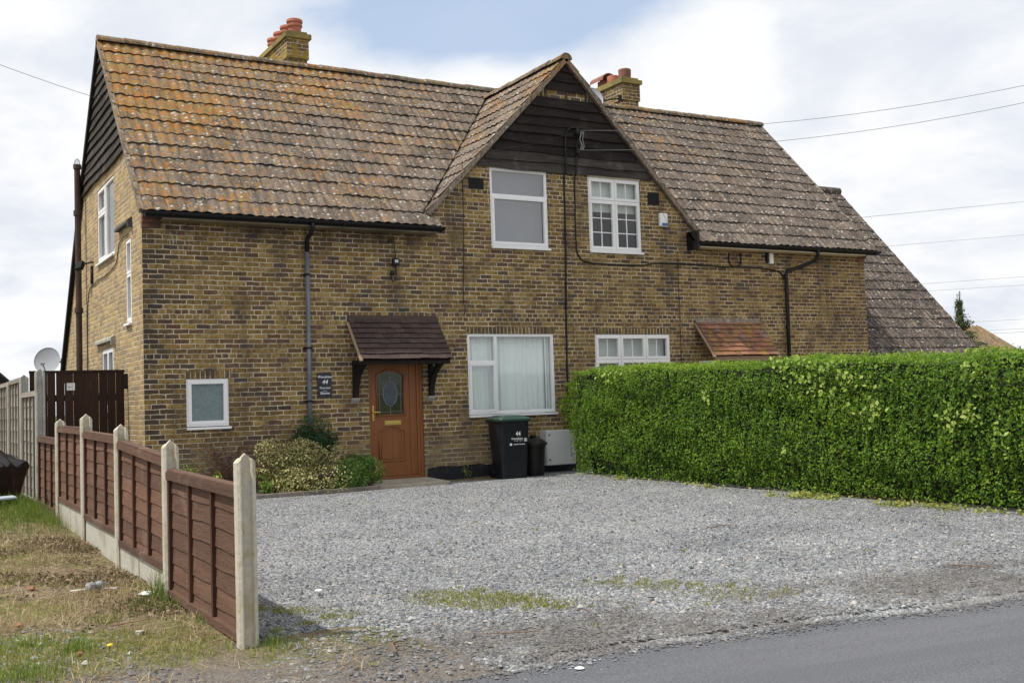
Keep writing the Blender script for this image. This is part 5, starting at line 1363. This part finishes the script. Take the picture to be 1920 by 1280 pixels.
# dull red see-through plant, dry flower stalks, spurge and the small green plants
def twiggy(name, label, cat, c, spread, h, n, ml, seed, leaf=.03, per=26, mst='red_plant'):
    r = np.random.RandomState(seed); t = thing(name, label, cat, (c[0], c[1], -.03)); mb = MB(); P = []
    for k in range(n):
        a = r.uniform(0, 6.28); e = np.array([c[0] + spread * r.normal(0, .5), c[1] + .12 * r.normal(), -.03 + h * r.uniform(.55, 1.0)]); b = np.array([c[0] + .06 * r.normal(), c[1] + .03 * r.normal(), -.04])
        m_ = (b + e) / 2 + r.normal(0, .04, 3) * (1, .5, 0); mb.tube([b, m_, e], [.005, .004, .002], 4)
        q = r.rand(per); P.append(b + (e - b) * (.35 + .65 * q[:, None]) + r.normal(0, .035, (per, 3)))
    P = np.concatenate(P); P[:, 1] = np.minimum(P[:, 1], -.015); mb.build('stems', M[mst], t); leaf_cloud('foliage', P, np.tile((0, -.4, .7), (len(P), 1)), leaf, M[ml], t, None, .45, .9, seed + 1); return t
twiggy('dry_shrub', 'sparse dull red twiggy plant against the wall below the small window', 'shrub', (1.35, -.22), .70, .84, 46, 'red_plant', 170, .034, 44)
twiggy('dry_flowers', 'dry brown flower stalks between the green bush and the front door', 'plant', (3.42, -.30), .16, .50, 14, 'red_plant', 175, .016, 14)
twiggy('spurge', 'single yellow green spurge behind the fence', 'plant', (.93, -.42), .12, .42, 6, 'spurge', 180, .085, 7, 'stem')
twiggy('leafy_plant', 'bushy green plant at the foot of the house corner behind the fence', 'plant', (.25, -.22), .26, .68, 16, 'hedge', 185, .055, 16, 'stem')
twiggy('leafy_plant', 'small green plant right of the fourth concrete post', 'plant', (.62, -.30), .12, .52, 9, 'hedge', 190, .05, 16, 'stem')
twiggy('leafy_plant', 'broad bladed green plant at the near end of the flower bed', 'plant', (1.62, -.66), .16, .22, 9, 'lush', 195, .11, 5, 'stem')
twiggy('weed', 'small weed growing on the black base of the wall beside the bin', 'plant', (5.30, -.10), .06, .22, 4, 'spurge', 198, .035, 6, 'stem')


# ---- grass, straw, moss and stones
def blades(name, X, Y, h, w, m, seed, lean=.5, rnd=None, zoff=0.):
    r = np.random.RandomState(seed); n = len(X); Z = ground_z(X, Y) - .004 + zoff; a = r.uniform(0, 6.283, n); b = r.uniform(0, 6.283, n); ln = np.abs(r.normal(0, lean, n))
    H = h * r.uniform(.5, 1.25, n); dx, dy = np.cos(a) * w / 2, np.sin(a) * w / 2; o = np.stack([X, Y, Z], -1)
    l1 = np.stack([np.cos(b) * ln * H * .35, np.sin(b) * ln * H * .35, H * .6 / np.sqrt(1 + ln ** 2)], -1); l2 = np.stack([np.cos(b) * ln * H, np.sin(b) * ln * H, H / np.sqrt(1 + ln ** 2)], -1)
    s = np.stack([dx, dy, 0 * dx], -1)
    V = np.stack([o - s, o + s, o + l1 + s * .7, o + l1 - s * .7, o + l2], 1).reshape(-1, 3); i = np.arange(n) * 5
    F = np.concatenate([np.stack([i, i + 1, i + 2], -1), np.stack([i, i + 2, i + 3], -1), np.stack([i + 3, i + 2, i + 4], -1)])
    return kind(npmesh(name, V, F, m, None, np.repeat(r.rand(n) if rnd is None else rnd, 5)), 'stuff')
r = np.random.RandomState(301)
def scatter(n, x0, x1, y0, y1, f):
    X = r.uniform(x0, x1, n); Y = r.uniform(y0, y1, n); k = r.rand(n) < f(X, Y); return X[k], Y[k]
def verge(X, Y): return (X < FX - .06) | ((Y < PY[0] - .1) & (X < FX + .5))
def green(X, Y): return np.clip(.50 + 1.5 * vnoise(X, Y, 41, 2.1) + .5 * vnoise(X, Y, 42, 6.) - .75 * sstep(Y, -9.6, -10.8) + .5 * sstep(Y, -5.2, -3.5) - .45 * sstep(X, -2.5, -1.8) * sstep(Y, -4.5, -5.5), .02, 1) ** 1.5
X, Y = scatter(110000, -3.4, -1.0, -11.4, 3., lambda X, Y: verge(X, Y) * green(X, Y) * (.35 + .65 * sstep(Y, -4, -8)))
blades('grass', X, Y, .045, .005, M['grass'], 302, 1.3)
X, Y = scatter(120000, -3.4, -1.1, -11.3, 3., lambda X, Y: verge(X, Y) * np.clip(.35 + .75 * vnoise(X, Y, 44, 3.2) + .45 * vnoise(X, Y, 45, 11.) - .45 * green(X, Y) - .4 * sstep(-Y, 9.7, 10.6), .04, 1))
blades('dry_grass', X, Y, .085, .0050, M['straw'], 303, 3.0)
tufts = [(-1.85, -2.6, .36, 2600, .15), (-2.15, -3.3, .45, 1800, .09), (-1.72, -1.7, .25, 1200, .18), (-1.60, -8.40, .05, 150, .22), (-1.68, -8.75, .10, 260, .09), (-2.40, -9.95, .05, 130, .09), (-1.55, -9.5, .05, 50, .10), (-1.38, -10.42, .06, 110, .085), (-2.75, -9.6, .16, 420, .055), (-2.7, -10.3, .12, 420, .07), (-2.1, -9.0, .10, 180, .06), (-1.15, -10.5, .22, 260, .04), (-.75, -10.35, .3, 240, .03)]
Xs, Ys, Hs = [], [], []
for x, y, s, n, h in tufts: Xs.append(r.normal(x, s, n)); Ys.append(r.normal(y, s * 1.3, n)); Hs.append(np.full(n, h))
X, Y, H = map(np.concatenate, (Xs, Ys, Hs)); k = (X < FX - .04) | (Y < PY[0] + .05); blades('grass_tufts', X[k], Y[k], H[k], .005, M['lush'], 304, .6)
# dark bark and leaf litter below the fence
X, Y = scatter(30000, -3.2, -1.54, -9.6, -4.2, lambda X, Y: np.clip(.75 * vnoise(X, Y, 47, 3.0) - .05 + .55 * np.exp(-((X + 1.72) / .26) ** 2) - .3 * sstep(-Y, 8., 9.), .01, .9)); n = len(X)
leaf_cloud('leaf_litter', np.stack([X, Y, ground_z(X, Y) + r.uniform(.002, .03, n)], -1), np.tile((-.1, -.2, 1), (n, 1)), .042, M['litter'], None, None, .38, .7, 309)['kind'] = 'stuff'
# moss and weeds spreading from the post into the gravel
X, Y = scatter(90000, -1.4, 2.2, -11.2, -8.5, lambda X, Y: np.clip(vnoise(X, Y, 51, 3.0) + .55 * vnoise(X, Y, 52, 9.) * .6 + .6 * vnoise(X, Y, 53, 17.) + .18 - ((X + .3) / 1.9) ** 2 * .45 - ((Y + 9.85 + .3 * X) / .95) ** 2 * .55 + .08, 0, .5))
blades('moss', X, Y, .026, .006, M['moss'], 305, 1.2, zoff=.035 + .006)
X, Y = scatter(260, -1.2, 7, -11.5, -1, lambda X, Y: .25 + 0 * X); Xc = np.repeat(X, 9) + r.normal(0, .03, len(X) * 9); Yc = np.repeat(Y, 9) + r.normal(0, .03, len(X) * 9)
blades('gravel_weeds', Xc, Yc, .025, .012, M['grass'], 306, 1.4, zoff=.04)
n = 9000; Y = r.uniform(-10.9, -1.0, n); pz = np.clip(vnoise(Y, Y * 0, 55, 1.5) * 1.3 + .9 * sstep(Y, -5.0, -8.5) - .15, 0, 1); X = 6.92 + r.normal(0, .05, n) - .36 * pz * r.rand(n) ** 1.3; k = r.rand(n) < pz * np.clip(.35 + .6 * vnoise(X, Y, 57, 7.), .04, .8) + .02; X, Y = X[k], Y[k]
leaf_cloud('ground_ivy', np.stack([X, Y, gz(X, Y) + r.uniform(.0, .06, len(X))], -1), np.tile((-.2, -.2, 1), (len(X), 1)), .045, M['grass'], None, r.rand(len(X)) ** .7, .8, .8, 307)['kind'] = 'stuff'


def stones(name, X, Y, size, m, seed, zf, sink=.35):
    r = np.random.RandomState(seed); n = len(X); base = np.array([(1, 0, 0), (-1, 0, 0), (0, 1, 0), (0, -1, 0), (0, 0, 1), (0, 0, -1)], float)
    tri = np.array([(4, 0, 2), (4, 2, 1), (4, 1, 3), (4, 3, 0), (5, 2, 0), (5, 1, 2), (5, 3, 1), (5, 0, 3)])
    s = size * np.exp(r.normal(0, .32, n)); v = base[None] * r.uniform(.6, 1.25, (n, 6, 1)) + r.normal(0, .18, (n, 6, 3)); v[:, :, 2] *= r.uniform(.45, .85, (n, 1))
    a = r.uniform(0, 6.283, n); ca, sa = np.cos(a)[:, None], np.sin(a)[:, None]; x = v[:, :, 0] * ca - v[:, :, 1] * sa; y = v[:, :, 0] * sa + v[:, :, 1] * ca; v = np.stack([x, y, v[:, :, 2]], -1) * (s / 2)[:, None, None]
    V = v + np.stack([X, Y, zf(X, Y) + s * (.5 - sink) * .5], -1)[:, None]; F = (np.arange(n)[:, None, None] * 6 + tri[None]).reshape(-1, 3)
    return kind(npmesh(name, V.reshape(-1, 3), F, m, None, np.repeat(r.rand(n), 6)), 'stuff')
X, Y = scatter(210000, -1.42, 7.0, -12.6, -.9, lambda X, Y: in_gravel(X, Y) * (.40 + .6 * sstep(Y + .11 * X, -6.5, -9.0)))
stones('gravel', X, Y, .019, M['stones'], 401, gravel_z)
X, Y = scatter(16000, -1.42, 4.2, -12.6, -8.0, lambda X, Y: in_gravel(X, Y) * np.clip(.35 + .6 * vnoise(X, Y, 61, 2.4), .05, 1)); stones('gravel', X, Y, .026, M['stones'], 402, gravel_z)
X, Y = scatter(26000, -3.6, -.6, -12.2, -8.6, lambda X, Y: np.clip(vnoise(X, Y, 62, 2.2) * .8 + .55 * sstep(Y + .45 * X, -9.3, -10.8) - .15, 0, .6) * (.25 + .75 * sstep(X, -2.4, -1.9)) * ((X < -1.55) | (Y < -10.4)) * (Y > road_edge(X) - .05)); stones('gravel', X, Y, .022, M['stones'], 403, ground_z)
xs_ = r.uniform(-1.5, 8, 2600); ys_ = road_edge(xs_) - np.abs(r.normal(0, .09, 2600)); stones('gravel', xs_, ys_, .016, M['stones'], 404, lambda X, Y: np.full_like(X, -.122), .3)


# ---- odds and ends lying about
def lump(name, label, cat, c, rad, m, seed, group=None, n=2):
    r = np.random.RandomState(seed); bm = bmesh.new(); bmesh.ops.create_icosphere(bm, subdivisions=n, radius=1)
    ph = r.uniform(0, 6, 6)
    for v in bm.verts:
        p = v.co; k = 1 + .18 * math.sin(3 * p.x + ph[0]) + .14 * math.sin(4 * p.y + ph[1]) + .12 * math.sin(5 * p.z + ph[2]); v.co = Vector((p.x * rad[0], p.y * rad[1], p.z * rad[2])) * k
    me = bpy.data.meshes.new(name); bm.to_mesh(me); bm.free(); me.materials.append(m); o = bpy.data.objects.new(name, me); COL.objects.link(o); o.location = c; o.rotation_euler = (0, 0, r.uniform(0, 6)); return tag(o, label, cat, group)
def g_(x, y): return float(ground_z(np.array([x]), np.array([y]))[0])
lump('plastic_scrap', 'white plastic scrap lying on the gravel right of the end post', 'litter', (-.63, -9.12, -.07), (.045, .022, .014), M['white_paint'], 1)
t = thing('plastic_bottle', 'crushed clear plastic bottle lying in the dry grass', 'litter', (-1.95, -7.82, g_(-1.95, -7.82)))
Mq = Matrix.Rotation(RX, 3, 'Y'); mb = MB(); mb.lathe([(.014, -.08), (.034, -.07), (.036, -.03), (.022, 0), (.036, .03), (.032, .05), (.012, .085), (.011, .10)], (-1.95, -7.82, g_(-1.95, -7.82) + .05), 12, Matrix.Rotation(.5, 3, 'Z') @ Mq); mb.build('bottle_body', M['clear_plastic'], t)
mb = MB(); mb.tube([(-2.12, -7.75, g_(-2.1, -7.75) + .02), (-1.98, -7.80, g_(-1.98, -7.8) + .03), (-1.80, -7.86, g_(-1.8, -7.86) + .025)], .006, 6); tag(mb.build('stick', M['white_paint'], None), 'thin pale stick lying across the crushed bottle', 'stick')
lump('plastic_scrap', 'torn white plastic at the foot of the second post', 'litter', (-1.66, -8.28, g_(-1.66, -8.28) + .03), (.06, .04, .02), M['white_paint'], 3)
for k, (x, y, s, lab) in enumerate([(-2.39, -10.05, .022, 'broken red brick fragment beside the yellow flower'), (-2.35, -7.35, .03, 'red brick fragment in the dry grass near the third post'), (-2.6, -8.9, .03, 'pale red brick fragment left of the grass tufts')]): lump('brick_fragment', lab, 'rubble', (x, y, g_(x, y) + .015), (s, s * .7, s * .5), M['brick_bit'], 10 + k, 'brick fragments')
for k, (x, y, s, lab) in enumerate([(-1.98, -9.62, .03, 'round pale stone beside the bent twig'), (-2.62, -10.15, .02, 'grey stone at the lower left in the verge'), (-2.40, -10.30, .022, 'second grey stone near the lower edge of the verge'), (-.42, -11.05, .035, 'largest pale stone on the gravel edge by the road')]): lump('stone', lab, 'stone', (x, y, g_(x, y) + .012), (s, s * .8, s * .6), M['gravel_board'], 20 + k, 'loose stones')
def twig(pts, rr, lab): mb = MB(); mb.tube([(x, y, z + float(gz(x, y)) + .03) for x, y, z in pts], rr, 6); tag(mb.build('twig', M['twig'], None), lab, 'twig', 'twigs on the ground')
twig([(-2.12, -9.5, .03), (-2.0, -9.58, .05), (-1.92, -9.7, .08), (-1.88, -9.85, .03)], [.005, .005, .004, .003], 'bent brown twig beside the round pale stone')
twig([(3.85, -8.18, .0), (4.0, -8.12, .006), (4.15, -8.15, .0)], [.004, .005, .003], 'dark twig lying in the middle of the gravel')
twig([(3.66, -11.12, .0), (3.72, -11.28, .006), (3.78, -11.42, .0)], [.004, .005, .003], 'pale brown twig near the road at the right')
twig([(-.30, -11.05, .0), (-.18, -11.14, .006), (-.02, -11.17, .0)], [.003, .004, .003], 'reddish twig on the gravel edge by the moss')
twig([(-.92, -11.15, .0), (-.88, -11.0, .016), (-.80, -10.9, .0)], [.006, .007, .004], 'short curved reddish twig near the end post')
x, y = -2.25, -10.12; t = thing('dandelion', 'single yellow dandelion in the verge', 'flower', (x, y, g_(x, y)))
mb = MB(); mb.tube([(x, y, g_(x, y)), (x + .01, y, g_(x, y) + .05)], .003, 5); mb.build('stem', M['stem'], t)
mb = MB(); mb.lathe([(.005, 0), (.018, .006), (.015, .012), (.006, .015)], (x + .01, y, g_(x, y) + .048), 12); mb.build('petals', M['petal'], t)
mb = MB(); mb.lathe([(.02, 0), (.026, .004), (.018, .008)], (-.275, -12.0, -.118), 12); tag(mb.build('pale_chip', M['white_paint'], None), 'white chip lying on the road near the gravel', 'litter')


# ---- black polythene over a heap at the left edge
def heap():
    t = thing('covered_heap', 'heap under a glossy black plastic sheet at the left beside the grey fence', 'heap', (-2.25, -1.5, .1))
    cx_, cy_ = -2.24, -1.5; V = []; F = []; nu, nv = 72, 26; r = np.random.RandomState(4)
    for i in range(nu):
        a = 2 * math.pi * i / nu; corner = max(0, math.cos(a - .15)) ** 14 * .17 + max(0, math.cos(a - 2.4)) ** 10 * .1 + max(0, math.cos(a + 1.9)) ** 10 * .08
        for j in range(nv):
            q = j / (nv - 1)
            if q < .55: s = q / .55; rad = s * (.36 + corner); z = .80 - .26 * s ** 2 + .035 * math.sin(5 * a + 7 * s) * s + .03 * math.sin(11 * a + 2) * s ** 2 + .02 * math.sin(9 * s + 2 * a)
            else: s = (q - .55) / .45; rad = .36 + corner * (1 - s) ** 1.5 - .03 * s ** .6 + .030 * math.sin(9 * a + 1) * s + .02 * math.sin(17 * a) * s; z = .54 + .035 * math.sin(5 * a + 7) * (1 - s) - .56 * s
            V.append((cx_ + rad * math.cos(a), cy_ + rad * math.sin(a) * .9, z + .05))
    for i in range(nu):
        for j in range(nv - 1): F.append((i * nv + j, ((i + 1) % nu) * nv + j, ((i + 1) % nu) * nv + j + 1, i * nv + j + 1))
    npmesh('plastic_sheet', V, F, M['bag'], t, smooth=True)
heap()
mb = MB(); mb.obox((-2.30, -2.25, .27), (.32, .02, .01), (-.01, .16, .0), (0, 0, .012)); tag(mb.build('board', M['pale_sheet'], None, bevel=.004), 'pale blue board lying at the foot of the covered heap', 'board')

# ================================================================== what stands behind
def low_house():
    t = thing('low_building', 'lower dark tiled building set back behind the right end of the house', 'house', (18, 5, 0))
    xe, yr, zr, m_ = 20.1, 5.06, 6.77, 1.0945; ye = .15; ze = zr - m_ * (yr - ye); L = math.hypot(yr - ye, zr - ze); n = int(round(L / .345))
    tile_slope('roof_slope', (0, ye, ze), (1, 0, 0), (0, yr - ye, zr - ze), lambda v: (15.36, xe), n, L / n, M['tiles_low'], t)
    mb = MB(); mb.poly([(15.36, yr, zr - .05), (xe - .03, yr, zr - .05), (xe - .03, 9.5, zr - 4.9), (15.36, 9.5, zr - 4.9)]); mb.poly([(15.36, ye, ze - .05), (xe - .03, ye, ze - .05), (xe - .03, yr, zr - .05), (15.36, yr, zr - .05)]); mb.build('rear_slope', M['lead'], t)
    nn = Vector((0, -m_, 1)).normalized(); mb = MB(); slope_strip(mb, (0, ye, ze), (0, yr, zr), (xe - .05, 0, 0), (xe + .01, 0, 0), nn, -.06, .02); mb.build('verge_strip', M['tiles_low'], t)
    mb = MB(); mb.poly([(15.36, ye + .3, -.3), (xe - .12, ye + .3, -.3), (xe - .12, ye + .3, ze + .2), (15.36, ye + .3, ze + .2)]); mb.poly([(xe - .12, ye + .3, -.3), (xe - .12, 9.3, -.3), (xe - .12, 9.3, 2.), (xe - .12, yr, zr - .12), (xe - .12, ye + .3, ze + .2)]); mb.build('wall', M['brick_stack'], t)
    mb = MB()
    for k in range(6):
        a = 18.7 + (xe - 18.7) * k / 6
    p = Vector((15.36, yr, zr + .03)); mb.tube([p, (xe, yr, zr + .03)], .11, 10); mb.build('ridge_tiles', M['tiles_low'], t)
low_house()


def far_shed():
    t = thing('shed', 'far shed with an ochre ribbed roof beyond the dark tiled one', 'shed', (48, 22, 0))
    a, b = (45.0, 20., 4.25), (48.6, 20., 4.25); V = []; F = []; n = 60; N1 = 3
    for i in range(n + 1):
        x = a[0] + (b[0] - a[0]) * i / n; h = .05 * math.sin(i * 2 * math.pi / 5)
        V += [(x, 22.0, 4.40 + h), (x + .2, 19.0, 2.5 + h)]
    for i in range(n): F.append((2 * i, 2 * i + 2, 2 * i + 3, 2 * i + 1))
    npmesh('roof', V, F, M['old_roof'], t)
    mb = MB(); mb.poly([(48.5, 22.0, 4.25), (48.5, 19.1, 2.4), (48.5, 19.1, -.2), (48.5, 26, -.2), (48.5, 26, 2.)]); mb.poly([(45.1, 19.1, -.2), (48.5, 19.1, -.2), (48.5, 19.1, 2.4), (45.1, 19.1, 2.4)]); mb.poly([(45.1, 22, 4.25), (48.5, 22, 4.25), (48.5, 26, 2), (45.1, 26, 2)]); mb.build('wall', M['shed_dark'], t)
    t = thing('shed', 'dark pitched shed roof beyond the grey fence at the far left', 'shed', (-1.5, 30, 0))
    mb = MB(); mb.prism([(-4.8, 30, -.2), (1.0, 30, -.2), (1.0, 30, 2.4), (-1.9, 30, 5.2), (-4.8, 30, 2.4)], (0, 6, 0)); mb.build('wall', M['shed_dark'], t)
    mb = MB(); mb.hexa([(-1.9, 29.8, 5.2), (1.3, 29.8, 2.1), (1.3, 36.2, 2.1), (-1.9, 36.2, 5.2), (-1.9, 29.8, 5.32), (1.35, 29.8, 2.2), (1.35, 36.2, 2.2), (-1.9, 36.2, 5.32)]); mb.build('roof', M['shed_dark'], t)
far_shed()


def conifer():
    r = np.random.RandomState(77); bx, by = 36.7, 14.0; t = thing('conifer', 'thin topped conifer rising behind the dark tiled roof', 'tree', (bx, by, 0))
    mb = MB(); mb.tube([(bx, by, -.2), (bx + .05, by, 2.5), (bx - .10, by, 4.2), (bx + .02, by, 5.25)], [.16, .10, .04, .012], 8); mb.build('trunk', M['bark'], t)
    P, D = [], []
    for k in range(150):
        z = 1.2 + 3.6 * r.rand() ** .85; L = (.20 + 1.9 * max(0, (4.35 - z)) / 2.8) * r.uniform(.45, 1.05); a = r.uniform(0, 6.283)
        if z > 4.1: L = .22 * r.rand()
        nn = int(26 + 60 * L); s = r.rand(nn); d = np.array([math.cos(a), math.sin(a), 0.])
        p = np.array([bx - .05, by, z]) + d * (s * L)[:, None] + np.array([0, 0, 1]) * ((.10 * L * np.sin(s * 3.1) + .10 * s ** 2))[:, None] + r.normal(0, .045, (nn, 3)) + np.array([0, 0, -.10]) * r.rand(nn)[:, None]
        P.append(p); D.append(np.tile(d + (0, 0, .5), (nn, 1)))
    nn = 90; s = r.rand(nn); P.append(np.stack([bx - .05 + .05 * r.normal(size=nn), by + .05 * r.normal(size=nn), 4.2 + 1.0 * s], -1)); D.append(np.tile((0, 0, 1.), (nn, 1)))
    P, D = np.concatenate(P), np.concatenate(D); leaf_cloud('crown', P, D, .11, M['conifer'], t, None, .35, .8, 78)
conifer()


def pylon(x, y, H, label):
    t = thing('pylon', label, 'pylon', (x, y, 0)); mb = MB(); a = math.radians(12); ux, uy = math.cos(a), math.sin(a)
    leg = lambda s, q, z: (x + ux * s * w(z) - uy * q * w(z), y + uy * s * w(z) + ux * q * w(z), z); w = lambda z: 4.5 * (1 - z / H) ** 1.2 + .5
    zs = np.linspace(0, H, 11)
    for s in (-1, 1):
        for q in (-1, 1):
            for z0, z1 in zip(zs, zs[1:]): mb.bar(leg(s, q, z0), leg(s, q, z1), .22)
    for z0, z1 in zip(zs, zs[1:]):
        for q in (-1, 1): mb.bar(leg(-1, q, z0), leg(1, q, z1), .12); mb.bar(leg(1, q, z0), leg(-1, q, z1), .12); mb.bar(leg(q, -1, z0), leg(q, 1, z1), .12)
    mb.build('lattice_tower', M['pylon'], t)
    tips = []
    for z in (17.3, 30., 41.):
        for s in (-1, 1):
            mb = MB(); tip = (x + ux * s * 8.5, y + uy * s * 8.5, z); mb.bar((x, y, z), tip, .25); mb.bar((x, y, z - 3.4), tip, .2); mb.build('cross_arm', M['pylon'], t)
            mb = MB(); mb.tube([tip, (tip[0], tip[1], z - 1.8)], .16, 6); mb.build('insulator', M['pylon'], t); tips.append((tip[0], tip[1], z - 1.8))
    return tips
pylon(319, 201, 50, 'grey lattice pylon with arms reaching in at the far right')
for k, (a, b, lab) in enumerate([((225, 200, 47.8), (340, 200, 62.0), 'highest far power line at the right beside the roof slope'), ((240, 200, 40.8), (340, 200, 50.7), 'second far power line below the highest one at the right'),
                                 ((240, 200, 29.4), (340, 200, 36.6), 'upper of the twin far power lines above the conifer'), ((240, 200, 27.4), (340, 200, 33.7), 'lower of the twin far power lines above the conifer'),
                                 ((262, 200, 19.0), (340, 200, 22.2), 'upper far power line level with the conifer'), ((262, 200, 16.2), (340, 200, 19.2), 'middle far power line right of the conifer'), ((262, 200, 15.2), (340, 200, 18.1), 'lowest far power line just above the far shed')]):
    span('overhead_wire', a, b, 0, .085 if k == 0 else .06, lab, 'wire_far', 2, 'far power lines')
